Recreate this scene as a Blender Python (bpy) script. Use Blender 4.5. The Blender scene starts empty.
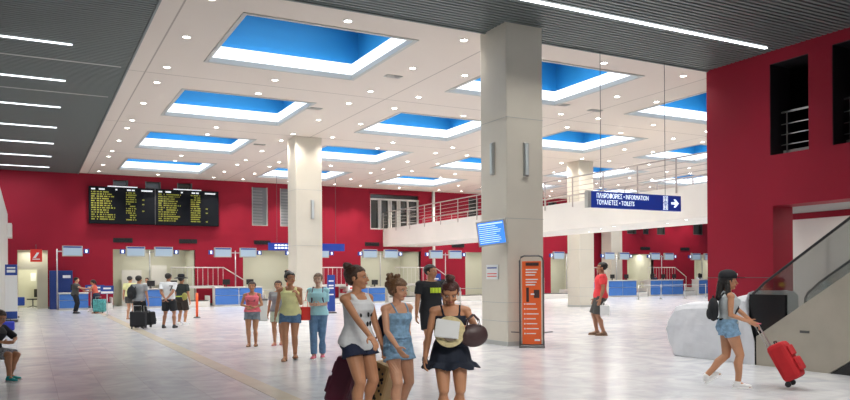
import bpy, bmesh, math, random
from mathutils import Vector as V, Matrix as M, noise
random.seed(7)
SC = bpy.context.scene
COL = SC.collection
PI = math.pi
# ------------------------------------------------------------------ camera
TH, ROLL, FPX, CH = .4855, .0067, 752., 1.588
cd = bpy.data.cameras.new('camera'); cam = bpy.data.objects.new('camera', cd); COL.objects.link(cam)
cd.sensor_width = 36; cd.lens = FPX/850*36; cd.shift_y = (276.8-200)/850; cd.clip_end = 300; cd.clip_start = .05
cam.location = (0, 0, CH)
cam.rotation_euler = (M.Rotation(-TH, 4, 'Z') @ M.Rotation(PI/2, 4, 'X') @ M.Rotation(-ROLL, 4, 'Z')).to_euler()
SC.camera = cam
H = 7.384          # hall ceiling
YB = 45.13         # back wall
# ------------------------------------------------------------------ materials
MATS = {}
def mat(name, col, rough=.6, metal=0., emit=None, es=0., trans=0., alpha=1., spec=.5, var=0., vscale=3., bump=0., bscale=40., coat=0.):
    if name in MATS: return MATS[name]
    m = bpy.data.materials.new(name); m.use_nodes = True; nt = m.node_tree; b = nt.nodes['Principled BSDF']
    b.inputs['Base Color'].default_value = (*col, 1); b.inputs['Roughness'].default_value = rough
    b.inputs['Metallic'].default_value = metal; b.inputs['Specular IOR Level'].default_value = spec
    b.inputs['Coat Weight'].default_value = coat
    if trans: b.inputs['Transmission Weight'].default_value = trans
    if alpha < 1: b.inputs['Alpha'].default_value = alpha
    if emit: b.inputs['Emission Color'].default_value = (*emit, 1); b.inputs['Emission Strength'].default_value = es
    tc = nt.nodes.new('ShaderNodeTexCoord')
    if var:
        n = nt.nodes.new('ShaderNodeTexNoise'); n.inputs['Scale'].default_value = vscale; n.inputs['Detail'].default_value = 4
        nt.links.new(tc.outputs['Object'], n.inputs['Vector'])
        r = nt.nodes.new('ShaderNodeValToRGB')
        r.color_ramp.elements[0].position = .3; r.color_ramp.elements[1].position = .7
        r.color_ramp.elements[0].color = (*[c*(1-var) for c in col], 1); r.color_ramp.elements[1].color = (*[min(1, c*(1+var)) for c in col], 1)
        nt.links.new(n.outputs['Fac'], r.inputs['Fac']); nt.links.new(r.outputs['Color'], b.inputs['Base Color'])
    if bump:
        n = nt.nodes.new('ShaderNodeTexNoise'); n.inputs['Scale'].default_value = bscale
        nt.links.new(tc.outputs['Object'], n.inputs['Vector'])
        bp = nt.nodes.new('ShaderNodeBump'); bp.inputs['Strength'].default_value = bump; bp.inputs['Distance'].default_value = .02
        nt.links.new(n.outputs['Fac'], bp.inputs['Height']); nt.links.new(bp.outputs['Normal'], b.inputs['Normal'])
    MATS[name] = m
    return m
RED = mat('red_paint', (.30, .008, .027), .6, spec=.25, var=.06, vscale=.6)
BEIGE = mat('beige_paint', (.62, .56, .45), .6, var=.04, vscale=.8)
WHITE = mat('white_paint', (.80, .77, .72), .55, var=.03, vscale=.7)
COLW = mat('column_panel', (.66, .62, .53), .4, var=.03, vscale=1.2)
SLAT = mat('slat_grey', (.165, .195, .19), .5, metal=.2)
SLATB = mat('slat_backing', (.03, .032, .032), .8)
BLUEW = mat('blue_well', (.012, .205, .44), .6, var=.05, vscale=.5)
GREYT = mat('grey_trim', (.45, .46, .44), .5)
LED = mat('lamp_white', (1, 1, 1), .5, emit=(1, .97, .92), es=14)
BAND = mat('light_band', (.95, .97, 1), .5, emit=(.93, .98, 1), es=.62)
COVE = mat('cove_lamp', (1, 1, 1), .5, emit=(.85, .93, 1), es=4)
STRIP = mat('strip_lamp', (1, 1, 1), .5, emit=(.9, .95, 1), es=3.2)
STRIPL = mat('strip_lamp_dim', (1, 1, 1), .5, emit=(.9, .95, 1), es=1.7)
RAILM = mat('rail_metal', (.42, .37, .34), .45)
STEEL = mat('steel', (.55, .55, .54), .3, metal=.9)
DSTEEL = mat('dark_steel', (.13, .13, .13), .4, metal=.7)
WMET = mat('white_metal', (.72, .70, .66), .4)
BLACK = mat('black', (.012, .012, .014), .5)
BLACKG = mat('black_gloss', (.01, .01, .012), .15)
RUB = mat('rubber', (.02, .02, .022), .45)
CONC = mat('beige_cladding', (.40, .365, .30), .5, var=.1, vscale=1.5)
PLAST = mat('plastic_sheet', (.70, .72, .76), .35, bump=.25, bscale=3.5, var=.04)
BLUEC = mat('counter_blue', (.06, .19, .55), .4, var=.05, vscale=2)
CABB = mat('cabinet_blue', (.012, .04, .20), .4)
BLUED = mat('deep_blue', (.015, .06, .32), .4)
SIGNB = mat('sign_blue', (.012, .04, .26), .35, emit=(.01, .05, .4), es=.25)
SIGNW = mat('sign_white', (.9, .95, 1), .5, emit=(.75, .88, 1), es=.9)
SCR = mat('screen_pale', (.3, .38, .45), .2, emit=(.42, .55, .68), es=.28)
SCRB = mat('screen_blue', (.05, .2, .7), .2, emit=(.06, .25, .8), es=.9)
SCRW = mat('screen_row', (.5, .7, .9), .3, emit=(.5, .72, 1), es=.8)
BOARD = mat('board_black', (.010, .012, .016), .7, spec=.1)
BTXT = mat('board_yellow', (.28, .29, .04), .5, emit=(.42, .42, .03), es=.2)
BHEAD = mat('board_header', (.8, .82, .85), .5, emit=(.8, .85, .9), es=.5)
ORANGE = mat('orange_print', (.85, .13, .02), .45)
WPRINT = mat('white_print', (.85, .85, .85), .5)
DPRINT = mat('dark_print', (.05, .02, .02), .5)
REDP = mat('red_plastic', (.75, .03, .02), .4)
PAPER = mat('paper', (.78, .80, .80), .6)
GLASSD = mat('dark_glass', (.05, .05, .045), .08, spec=.6)
GLASSG = mat('grey_blind', (.25, .26, .27), .5)
def glass():
    m = bpy.data.materials.new('clear_glass'); m.use_nodes = True; nt = m.node_tree; nt.nodes.clear()
    o = nt.nodes.new('ShaderNodeOutputMaterial'); g = nt.nodes.new('ShaderNodeBsdfGlossy'); t = nt.nodes.new('ShaderNodeBsdfTransparent')
    x = nt.nodes.new('ShaderNodeMixShader'); g.inputs['Roughness'].default_value = .05; t.inputs['Color'].default_value = (.72, .75, .74, 1)
    x.inputs[0].default_value = .14
    nt.links.new(t.outputs[0], x.inputs[1]); nt.links.new(g.outputs[0], x.inputs[2]); nt.links.new(x.outputs[0], o.inputs[0])
    return m
GLASS = glass()
def floor_mat():
    m = bpy.data.materials.new('polished_stone'); m.use_nodes = True; nt = m.node_tree; N = nt.nodes; L = nt.links; b = N['Principled BSDF']
    tc = N.new('ShaderNodeTexCoord')
    mp = N.new('ShaderNodeMapping'); L.new(tc.outputs['Object'], mp.inputs['Vector']); mp.inputs['Location'].default_value = (.25, .1, 0)
    br = N.new('ShaderNodeTexBrick'); L.new(mp.outputs[0], br.inputs['Vector']); br.offset = 0; br.squash = 1
    br.inputs['Scale'].default_value = 1; br.inputs['Brick Width'].default_value = .6; br.inputs['Row Height'].default_value = .6
    br.inputs['Mortar Size'].default_value = .004; br.inputs['Mortar Smooth'].default_value = .3
    br.inputs['Color1'].default_value = (.58, .60, .63, 1); br.inputs['Color2'].default_value = (.67, .68, .70, 1); br.inputs['Mortar'].default_value = (.50, .50, .51, 1)
    w = N.new('ShaderNodeTexNoise'); L.new(tc.outputs['Object'], w.inputs['Vector']); w.inputs['Scale'].default_value = 1.6; w.inputs['Detail'].default_value = 6; w.inputs['Distortion'].default_value = 1.5
    r = N.new('ShaderNodeValToRGB'); L.new(w.outputs['Fac'], r.inputs['Fac'])
    r.color_ramp.elements[0].position = .35; r.color_ramp.elements[1].position = .65
    r.color_ramp.elements[0].color = (.86, .86, .88, 1); r.color_ramp.elements[1].color = (1.06, 1.05, 1.04, 1)
    mx = N.new('ShaderNodeMix'); mx.data_type = 'RGBA'; mx.blend_type = 'MULTIPLY'; mx.inputs[0].default_value = 1
    L.new(br.outputs['Color'], mx.inputs[6]); L.new(r.outputs['Color'], mx.inputs[7])
    L.new(mx.outputs[2], b.inputs['Base Color'])
    b.inputs['Roughness'].default_value = .22; b.inputs['Specular IOR Level'].default_value = .45
    n2 = N.new('ShaderNodeTexNoise'); L.new(tc.outputs['Object'], n2.inputs['Vector']); n2.inputs['Scale'].default_value = 2.5
    bp = N.new('ShaderNodeBump'); bp.inputs['Strength'].default_value = .08; bp.inputs['Distance'].default_value = .03
    L.new(n2.outputs['Fac'], bp.inputs['Height']); L.new(bp.outputs[0], b.inputs['Normal'])
    return m
FLOOR = floor_mat()
TAN = mat('tan_stone', (.60, .55, .45), .25, var=.05, vscale=2)
def ceil_mat():
    m = bpy.data.materials.new('ceiling_board'); m.use_nodes = True; nt = m.node_tree; N = nt.nodes; L = nt.links; b = N['Principled BSDF']
    tc = N.new('ShaderNodeTexCoord'); mp = N.new('ShaderNodeMapping'); L.new(tc.outputs['Object'], mp.inputs['Vector'])
    mp.inputs['Location'].default_value = (-10.33+7.4*10, -22.28+7.4*10, 0)
    br = N.new('ShaderNodeTexBrick'); L.new(mp.outputs[0], br.inputs['Vector']); br.offset = 0
    br.inputs['Scale'].default_value = 1; br.inputs['Brick Width'].default_value = 7.4; br.inputs['Row Height'].default_value = 7.4
    br.inputs['Mortar Size'].default_value = .02; br.inputs['Mortar Smooth'].default_value = 0
    c = (.66, .585, .52, 1)
    br.inputs['Color1'].default_value = c; br.inputs['Color2'].default_value = c; br.inputs['Mortar'].default_value = (.36, .31, .27, 1)
    L.new(br.outputs['Color'], b.inputs['Base Color']); b.inputs['Roughness'].default_value = .6
    return m
CEIL = ceil_mat()
# ------------------------------------------------------------------ mesh helpers
class MB:
    def __init__(s): s.bm = bmesh.new()
    def box(s, x0, x1, y0, y1, z0, z1):
        v = [s.bm.verts.new(p) for p in ((x0,y0,z0),(x1,y0,z0),(x1,y1,z0),(x0,y1,z0),(x0,y0,z1),(x1,y0,z1),(x1,y1,z1),(x0,y1,z1))]
        for f in ((0,3,2,1),(4,5,6,7),(0,1,5,4),(1,2,6,5),(2,3,7,6),(3,0,4,7)): s.bm.faces.new([v[i] for i in f])
        return s
    def prism(s, pts, d):            # polygon (3D points) extruded by vector d
        d = V(d); a = [s.bm.verts.new(p) for p in pts]; b = [s.bm.verts.new(V(p)+d) for p in pts]; n = len(pts)
        s.bm.faces.new(a[::-1]); s.bm.faces.new(b)
        for i in range(n): s.bm.faces.new((a[i], a[(i+1) % n], b[(i+1) % n], b[i]))
        return s
    def rings(s, rs, cap=True):
        vs = [[s.bm.verts.new(p) for p in r] for r in rs]; n = len(rs[0])
        for a, b in zip(vs, vs[1:]):
            for i in range(n): s.bm.faces.new((a[i], a[(i+1) % n], b[(i+1) % n], b[i]))
        if cap: s.bm.faces.new(vs[0][::-1]); s.bm.faces.new(vs[-1])
        return s
    def tube(s, pts, rad, n=8):
        pts = [V(p) for p in pts]; rs = []
        for i, p in enumerate(pts):
            t = (pts[min(i+1, len(pts)-1)]-pts[max(i-1, 0)]).normalized()
            u = t.cross(V((0, 0, 1)) if abs(t.z) < .95 else V((1, 0, 0))).normalized(); w = t.cross(u)
            r = rad[i] if isinstance(rad, (list, tuple)) else rad
            rs.append([p+(u*math.cos(2*PI*k/n)-w*math.sin(2*PI*k/n))*r for k in range(n)])
        return s.rings(rs)
    def ell(s, c, r, rot=None, sub=2, fn=None):
        res = bmesh.ops.create_icosphere(s.bm, subdivisions=sub, radius=1)
        for v in res['verts']:
            p = V((v.co.x*r[0], v.co.y*r[1], v.co.z*r[2]))
            if rot: p = rot @ p
            p = p+V(c); v.co = fn(p) if fn else p
        return s
    def cap(s, a, b, ra, rb, fn=None):
        a, b = V(a), V(b)
        if fn: a, b = fn(a), fn(b)
        s.tube([a, b], [ra, rb], 12); s.ell(a, (ra,)*3); s.ell(b, (rb,)*3); return s
    def xf(s, m): s.bm.transform(m); return s
    def build(s, name, m, parent=None, smooth=False, bevel=0, vox=0, sm=3, kind=None, disp=None):
        me = bpy.data.meshes.new(name)
        bmesh.ops.recalc_face_normals(s.bm, faces=s.bm.faces)
        s.bm.to_mesh(me); s.bm.free()
        ms = m if isinstance(m, (list, tuple)) else [m]
        for q in ms: me.materials.append(q)
        o = bpy.data.objects.new(name, me); COL.objects.link(o)
        if vox:
            md = o.modifiers.new('r', 'REMESH'); md.mode = 'VOXEL'; md.voxel_size = vox; md.use_smooth_shade = True
            if sm: k = o.modifiers.new('s', 'SMOOTH'); k.iterations = sm; k.factor = .5
            dg = bpy.context.evaluated_depsgraph_get(); me2 = bpy.data.meshes.new_from_object(o.evaluated_get(dg))
            o.modifiers.clear(); o.data = me2; me2.name = name
            if not me2.materials:
                for q in ms: me2.materials.append(q)
            if disp:
                for v in me2.vertices: v.co = disp(v.co)
            smooth = True; me = me2
        if bevel:
            md = o.modifiers.new('b', 'BEVEL'); md.width = bevel; md.segments = 2; md.limit_method = 'ANGLE'
        if smooth:
            for p in me.polygons: p.use_smooth = True
        if parent: o.parent = parent
        if kind: o['kind'] = kind
        return o
def tag(o, label, cat, group=None):
    o['label'] = label; o['category'] = cat
    if group: o['group'] = group
    return o
def thing(name, label, cat, loc=(0, 0, 0), rz=0, group=None):
    o = bpy.data.objects.new(name, None); COL.objects.link(o); o.empty_display_size = .1
    o.location = loc; o.rotation_euler = (0, 0, rz); return tag(o, label, cat, group)
def struct(name, mb, m, **k): return mb.build(name, m, kind='structure', **k)
def sempty(name):
    o = bpy.data.objects.new(name, None); COL.objects.link(o); o['kind'] = 'structure'; return o
def copy_tree(o, parent=None):
    c = o.copy(); COL.objects.link(c); c.parent = parent
    for ch in [x for x in CH_OF.get(o.name, [])]: copy_tree(ch, c)
    return c
CH_OF = {}
def index_children():
    CH_OF.clear()
    for o in bpy.data.objects:
        if o.parent: CH_OF.setdefault(o.parent.name, []).append(o)
def text(s, size, name, m, parent, mw, sx=1, ext=.003, align='LEFT', fn=None):
    c = bpy.data.curves.new(name, 'FONT'); c.body = s; c.size = size; c.extrude = ext; c.align_x = align; c.resolution_u = 2
    t = bpy.data.objects.new('tmp', c); COL.objects.link(t)
    dg = bpy.context.evaluated_depsgraph_get(); dg.update()
    me = bpy.data.meshes.new_from_object(t.evaluated_get(dg)); bpy.data.objects.remove(t)
    me.transform(M.Diagonal((sx, 1, 1, 1))); me.transform(mw)
    if fn:
        for v in me.vertices: v.co = fn(v.co)
    me.materials.clear(); me.materials.append(m)
    o = bpy.data.objects.new(name, me); COL.objects.link(o); o.parent = parent; return o
def grid(mb, us, ws, holes, put):    # rectangles of a wall or ceiling around its openings
    for a, b in zip(us, us[1:]):
        for c, d in zip(ws, ws[1:]):
            mu, mw = (a+b)/2, (c+d)/2
            if any(h[0] < mu < h[1] and h[2] < mw < h[3] for h in holes): continue
            put(a, b, c, d)
def brk(lo, hi, vals): return sorted({round(v, 4) for v in [lo, hi]+[v for v in vals if lo < v < hi]})
XF_MINUS_Y = M.Rotation(PI/2, 4, 'X')      # text facing -Y

S_, C_ = math.sin(TH), math.cos(TH)
def at(px, f):                       # floor point at image column px and distance f
    r = (px-425)/FPX*f; return (r*C_+f*S_, -r*S_+f*C_, 0)
# ------------------------------------------------------------------ shell
struct('floor', MB().box(-14, 56, -8, 50, -.2, 0), FLOOR)
struct('trim_1', MB().box(2.86, 3.14, -8, 41.5, -.01, .004), TAN)
# light ceiling with skylight openings
EX, EY = 2.47, 15.09
SKY = []
for j in range(7):
    for i in range(4):
        x1 = 8.40+7.38*j; y1 = 20.43+7.4*i
        SKY.append((x1-4.13, x1, y1-4.02, y1))
holes = list(SKY)
mb = MB()
grid(mb, brk(EX, 56, [h[k] for h in holes for k in (0, 1)]), brk(EY, YB+.3, [h[k] for h in holes for k in (2, 3)]), holes, lambda a, b, c, d: mb.box(a, b, c, d, H, H+.12))
struct('ceiling', mb, CEIL)
# slatted dark ceiling in two fields
mb = MB()
y = -8
while y < EY-.08: mb.box(-14, 17.02, y, y+.085, H-.03, H+.02); y += .14
mb.box(-14, 17.02, EY-.06, EY, H-.06, H+.05)
struct('ceiling_front_slats', mb, SLAT)
mb = MB(); y = EY+.02
while y < YB: mb.box(-14, EX-.03, y, y+.085, H-.03, H+.02); y += .14
mb.box(EX-.05, EX, EY, YB, H-.06, H+.05)
struct('ceiling_left_slats', mb, SLAT)
struct('ceiling_backing', MB().box(-14, 17.02, -8, EY, H+.05, H+.12).box(-14, EX, EY, YB+.3, H+.05, H+.12), SLATB)
struct('trim_2', MB().box(-14, EX-.2, 21.9, 22.0, H-.035, H-.031).box(-14, EX-.2, 25.7, 25.8, H-.035, H-.031), GREYT)
# skylight wells
first = None
for n, (x0, x1, y0, y1) in enumerate(SKY):
    if first is None:
        cx, cy = (x0+x1)/2, (y0+y1)/2; hx, hy = (x1-x0)/2, (y1-y0)/2
        first = sempty('window_1'); first.location = (cx, cy, H)
        def ring(mb, ax, ay, bx, by, z0, z1):
            mb.box(-bx, bx, -by, -ay, z0, z1).box(-bx, bx, ay, by, z0, z1).box(-bx, -ax, -ay, ay, z0, z1).box(ax, bx, -ay, ay, z0, z1); return mb
        ring(MB(), hx-.01, hy-.01, hx+.09, hy+.09, -.02, .11).build('window_frame', GREYT, first)
        ring(MB(), hx+.0, hy+.0, hx+.06, hy+.06, .11, .44).build('light_band', BAND, first)
        w = ring(MB(), hx+.36, hy+.36, hx+.42, hy+.42, .34, 2.1); w.box(-hx-.42, hx+.42, -hy-.42, hy+.42, 2.1, 2.2)
        ring(w, hx+.06, hy+.06, hx+.42, hy+.42, .28, .32)
        w.build('well', BLUEW, first)
        ring(MB(), hx+.13, hy+.13, hx+.19, hy+.19, .36, .42).build('cove_lamp', COVE, first)
        index_children()
        continue
    c = copy_tree(first); c.name = f'window_{n+1}'; c.location = ((x0+x1)/2, (y0+y1)/2, H)
def area(name, loc, rot, sx, sy, e, col=(1, .96, .9), spread=PI):
    l = bpy.data.lights.new(name, 'AREA'); l.shape = 'RECTANGLE'; l.size = sx; l.size_y = sy; l.energy = e; l.color = col; l.spread = spread
    o = bpy.data.objects.new(name, l); COL.objects.link(o); o.location = loc; o.rotation_euler = rot; return o
for (x0, x1, y0, y1) in SKY:
    if x0 < 44: area('well_fill', ((x0+x1)/2, (y0+y1)/2, H+2.0), (0, 0, 0), 3.4, 3.4, 110, (.96, .98, 1), math.radians(150))  # unseen lamp added at each well top to brighten well and hall
# downlights
d0 = MB()
d0.rings([[(r*math.cos(2*PI*k/16), r*math.sin(2*PI*k/16), z) for k in range(16)] for r, z in ((.115, .01), (.115, -.012), (.085, -.016), (.08, .004))], cap=False)
d0.rings([[(r*math.cos(2*PI*k/16), r*math.sin(2*PI*k/16), z) for k in range(16)] for r, z in ((.082, .008), (.08, -.008))])
d0 = d0.build('downlight', [WMET, LED], smooth=False)
for p in d0.data.polygons:
    if max((d0.data.vertices[v].co.xy.length for v in p.vertices)) < .083: p.material_index = 1
tag(d0, 'small round recessed lamp glowing in the pale ceiling', 'lamp', 'downlights in the pale ceiling')
rows = [15.82, 23.3, 30.85, 38.4]; mids = [18.6, 26.25, 33.8, 41.3]; rows2 = [21.5, 29.25, 36.72, 43.9]
pairs = [3.39, 9.47, 11.15, 16.88, 18.6, 24.25, 26, 31.6, 33.4, 39, 40.8]; mid = [6.42, 13.9, 21.33, 28.7, 36.1]
spots = [(x, y) for y in rows+rows2 for x in pairs+mid]+[(x, y) for y in mids for x in pairs]
COLS = [(9.6, 10.62, 14.2, 15.3), (9.7, 10.83, 29.64, 30.75), (24.5, 25.45, 29.8, 30.75), (38.9, 40.0, 43.6, 44.7)]
usedd = False
for x, y in spots:
    if any(a-.2 < x < b+.2 and c-.2 < y < d+.2 for a, b, c, d in COLS): y -= 1.5
    if x > 2.6 and y > 31 and x > 40 and y < 37: continue
    o = d0 if not usedd else d0.copy()
    if usedd: COL.objects.link(o)
    usedd = True; o.location = (x, y, H)
def spot(name, loc, e, size=70, blend=.8, aim=None, col=(1, .93, .84), r=.06):
    l = bpy.data.lights.new(name, 'SPOT'); l.energy = e; l.spot_size = math.radians(size); l.spot_blend = blend; l.color = col; l.shadow_soft_size = r
    o = bpy.data.objects.new(name, l); COL.objects.link(o); o.location = loc
    if aim: o.rotation_euler = (V(aim)-V(loc)).to_track_quat('-Z', 'Y').to_euler()
    return o
for x in pairs+mid+[46, 48.4]: spot('downlight_and_fill_beam', (x, 43.9, H-.03), 300 if x < 12 else 460, 95, .7)  # last two beams added without a fitting to brighten the far right wall
for x, y in spots:
    if 15 < y < 43 and x < 42: spot('downlight_and_fill_beam', (x, y, H-.03), 185, 130, .9)
for x, y in ((9.0, 29.2), (10.3, 28.6), (25, 28.9), (23.7, 30.4)): spot('downlight_and_fill_beam', (x, y, H-.03), 120, 80, .7)  # extra beams added to brighten two columns, no fitting at these spots
# strip lamps
st = MB().box(-6.4, 0, -.035, .035, -.02, .03)
ends = [(.99, 20.35+3.803*i) for i in range(7)]
ordn = ['first', 'second', 'third', 'fourth', 'fifth', 'sixth', 'seventh', 'eighth', 'ninth', 'tenth', 'eleventh', 'twelfth']
s0 = None
for i, (x, y) in enumerate(ends):
    if s0 is None: s0 = st.build('strip_light', STRIPL); o = s0
    else: o = s0.copy(); COL.objects.link(o)
    o.location = (x, y, H-.04)
    tag(o, f'slim strip light in the left slatted ceiling, {ordn[i]} of seven counting away from the viewer', 'light', 'strip lights in the left slatted ceiling')
tag(MB().box(5.2, 16.62, 12.80, 12.88, H-.06, H-.01).build('strip_light', STRIP), 'long bright strip light in the dark slatted ceiling near the red wall', 'light')
# columns
for n, (x0, x1, y0, y1) in enumerate(COLS):
    mb = MB(); zz = [0, .1]+[.45, .92, 1.5, 3.1, 4.9, 6.6, H]
    mb.box(x0, x1, y0, y1, 0, H)
    ch = [(x0+.0, y0+.0)]
    c = struct('trim_%d' % (n+3), mb, COLW, bevel=.03)
    sk = MB().box(x0-.012, x1+.012, y0-.012, y1+.012, 0, .10); o = sk.build('skirting', GREYT, c)
    for z in (.55, .98, 2.9, 5.2):
        MB().box(x0-.004, x1+.004, y0-.004, y1+.004, z, z+.012).build('panel_joint', GREYT, c)
# back wall and its openings
OPN = [(-.5, .93, 3.15), (4.18, 8.63, 3.25), (11.44, 15.9, 3.27), (19.1, 23.5, 3.3), (27.0, 31.2, 3.3), (34.4, 38.2, 3.3), (41.9, 44.7, 3.3), (49.3, 53, 3.3)]
UW = [(4.2, 5.0, 6.55, 7.12), (5.9, 6.75, 6.55, 7.12), (7.64, 8.5, 6.55, 7.12), (12.0, 12.98, 4.76, 7.1), (13.75, 14.7, 4.76, 7.1), (27.3, 28.1, 4.9, 7.1), (34.2, 35, 4.9, 7.1), (41.9, 42.9, 4.88, 7.1), (43.6, 44.2, 4.88, 7.1), (45.1, 46.0, 4.88, 7.1), (49.2, 50.3, 4.95, 7.1)]
GZ = (19.8, 23.4, 4.72, 7.05)
hl = [(a, b, 0, z) for a, b, z in OPN]+UW+[GZ]
mb = MB()
grid(mb, brk(-14, 56, [h[k] for h in hl for k in (0, 1)]), brk(0, H, [h[k] for h in hl for k in (2, 3)]), hl, lambda a, b, c, d: mb.box(a, b, YB, YB+.3, c, d))
struct('wall_back', mb, RED)
# rooms behind the openings
mb = MB().box(-3, 54, YB+3.2, YB+3.4, 0, 3.5).box(-3, 54, YB+.3, YB+3.4, 3.5, 3.6)
for a, b, z in OPN: mb.box(a-.12, a, YB+.02, YB+3.2, 0, z).box(b, b+.12, YB+.02, YB+3.2, 0, z)
struct('wall_inner', mb, mat('recess_paint', (.66, .65, .54), .6))
for a, b, z in OPN[1:]:
    area('recess_light', ((a+b)/2, YB+1.6, 3.35), (0, 0, 0), 2.5, .4, 42, (1, .97, .88))
area('recess_light', (.2, YB+.42, 3.1), (0, 0, 0), 1.0, .3, 14, (1, .97, .85))  # lamp added to brighten the alcove before the inner doorway
area('recess_light', (.3, YB+1.6, 3.35), (0, 0, 0), .8, .4, 45, (1, .98, .85))
wn = len(SKY)+1
for a, b, c, d in UW:
    w = sempty(f'window_{wn}'); wn += 1; w.location = (a, YB, c)
    dark = (c > 6 or a > 26)
    MB().box(0, b-a, .22, .26, 0, d-c).build('pane', GLASSD if dark else GLASSG, w)
    fr = MB().box(0, .06, .02, .2, 0, d-c).box(b-a-.06, b-a, .02, .2, 0, d-c).box(0, b-a, .02, .2, 0, .05)
    if not dark:
        for k in range(12): fr.box(.06, b-a-.3, .12, .16, .1+k*(d-c-.15)/12, .13+k*(d-c-.15)/12)
    fr.build('window_frame', GREYT if not dark else DSTEEL, w)
w = sempty(f'window_{wn}'); wn += 1; w.location = (GZ[0], YB, GZ[2])
MB().box(0, 3.6, .24, .28, 0, 2.33).build('pane', GLASSD, w)
fr = MB()
for x in (0, .62, .75, 1.35, 1.5, 2.0, 2.15, 2.75, 3.5): fr.box(x, x+.06, .03, .2, 0, 2.02)
fr.box(0, 3.6, .03, .2, 1.95, 2.05).box(0, 3.6, .04, .18, 0, .08)
for z in (.5, .95, 1.4): fr.box(2.15, 3.5, .1, .14, z, z+.03)
fr.build('window_frame', WMET, w)
MB().box(-.1, 3.7, -.14, .1, 2.33, 2.45).build('lintel', RED, w)
# left door alcove: inner doorway
struct('door_1', MB().box(-.5, -.48+.0, YB+.8, YB+.9, 0, 3.15).box(-.5, .42, YB+.8, YB+.9, 2.12, 3.15).box(.42, .93, YB+.8, YB+.9, 0, 3.15), mat('alcove_grey', (.55, .52, .42), .6))
# skirting
mb = MB(); xs = [-14]+[v for a, b, z in OPN for v in (a, b)]+[56]
for a, b in zip(xs[::2], xs[1::2]): mb.box(a, b, YB-.02, YB, 0, .12)
struct('baseboard_back', mb, DSTEEL)
# right red wall
XR = 17.02
hr = [(-8, 12.98, 0, 3.36), (11.96, 13.05, 4.67, 7.03), (10.25, 11.34, 4.67, 7.07), (8.5, 9.6, 4.67, 7.07), (6.8, 7.9, 4.67, 7.07)]
mb = MB()
grid(mb, brk(-8, 15.1, [h[k] for h in hr for k in (0, 1)]), brk(0, H, [h[k] for h in hr for k in (2, 3)]), hr, lambda a, b, c, d: mb.box(XR, XR+.78, a, b, c, d))
struct('wall_right', mb, RED)
struct('trim_8', MB().box(XR-.006, XR, 12.98, 15.1, 1.50, 1.515), DSTEEL)
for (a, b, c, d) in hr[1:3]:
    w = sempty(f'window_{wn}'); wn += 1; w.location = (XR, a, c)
    MB().box(.5, .75, 0, b-a, 0, .16).build('sill', GREYT, w)
    rl = MB()
    for k, z in enumerate((.28, .55, .82, 1.12)): rl.box(.42, .445, 0, b-a, z, z+(.045 if k == 3 else .022))
    rl.box(.42, .45, .9, .93, 0, 1.12)
    rl.build('rail', STEEL, w)
    MB().box(.01, .79, b-a-.015, b-a, 0, d-c).box(.01, .79, 0, b-a, d-c-.015, d-c).build('dark_liner', BLACK, w)  # black liner added to darken far side and head of the reveal
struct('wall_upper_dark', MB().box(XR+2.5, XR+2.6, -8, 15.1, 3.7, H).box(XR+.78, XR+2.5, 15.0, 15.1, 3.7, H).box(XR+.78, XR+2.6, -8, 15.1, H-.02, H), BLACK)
struct('ceiling_passage', MB().box(XR+.78, 21.5, -8, 15.1, 3.40, 3.55), mat('soffit_grey', (.35, .36, .36), .5))
struct('wall_passage', MB().box(20.3, 20.5, -8, 15.0, 0, 3.4), WHITE)
struct('wall_passage_red', MB().box(20.28, 20.3, -8, 9.4, 0, 3.4), RED)
struct('trim_9', MB().box(20.27, 20.3, -8, 15, 3.22, 3.4), RED)
area('passage_light', (18.9, 10.5, 3.36), (0, 0, 0), .8, 6, 60, (1, .97, .92))
# left side
struct('wall_left', MB().prism([(-.85, 16, 0), (-.85, 41, 0), (-.85, 41, 4.7), (-.85, 16, 4.95)], (-.25, 0, 0)), mat('left_white', (.62, .62, .58), .6))
struct('wall_left_far', MB().box(-14.2, -14, -8, YB, 0, H), WHITE)
struct('trim_10', MB().box(-.85, -.66, 39.6, 41.1, 3.55, 4.2), WMET)
# bridge
BX0, BX1 = 20.7, 23.6
struct('trim_11', MB().box(BX0, BX0+.15, 8, YB, 3.6, 4.76).box(BX0+.15, BX1, 8, YB, 3.6, 3.95).box(BX1-.15, BX1, 8, YB, 3.95, 4.5), WHITE)
def rail_y(name, x, y0, y1, z, label):
    t = thing(name, label, 'railing', (x, y0, z))
    L = y1-y0
    MB().tube([(0, 0, 1.05), (0, L, 1.05)], .028).build('handrail', RAILM, t, smooth=True)
    mb = MB()
    for h in (.25, .45, .65, .85): mb.tube([(0, 0, h), (0, L, h)], .011, 6)
    mb.build('rails', RAILM, t, smooth=True)
    n = int(L/1.9)
    for k in range(n+1):
        yy = k*L/n
        MB().box(-.012, .012, yy-.03, yy+.03, -.22, 1.04).build('post', RAILM, t)
rail_y('bridge_railing', BX0-.03, 10, YB-.1, 4.76, 'long steel railing along the near edge of the white footbridge')
rail_y('bridge_railing', BX1+.03, 10, YB-.1, 4.5, 'steel railing along the far edge of the white footbridge')
for i, (x, y) in enumerate(((21.04, 19.63), (21.92, 21.4), (21.15, 23.53), (21.95, 25.24), (22.89, 27.14), (21.9, 31), (21.5, 35), (22, 38.5), (21.6, 42))):
    o = d0.copy(); COL.objects.link(o); o.location = (x, y, 3.6)
    tag(o, 'small round recessed lamp glowing in the footbridge underside', 'lamp', 'downlights under the footbridge')
for y in (19.6, 24.5, 30, 36, 42): area('bridge_light', (22.1, y, 3.57), (0, 0, 0), .8, .8, 35, (1, .94, .86))
struct('trim_12', MB().box(24.3, 24.45, YB-.3, YB-.16, 0, H), WMET)
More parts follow.
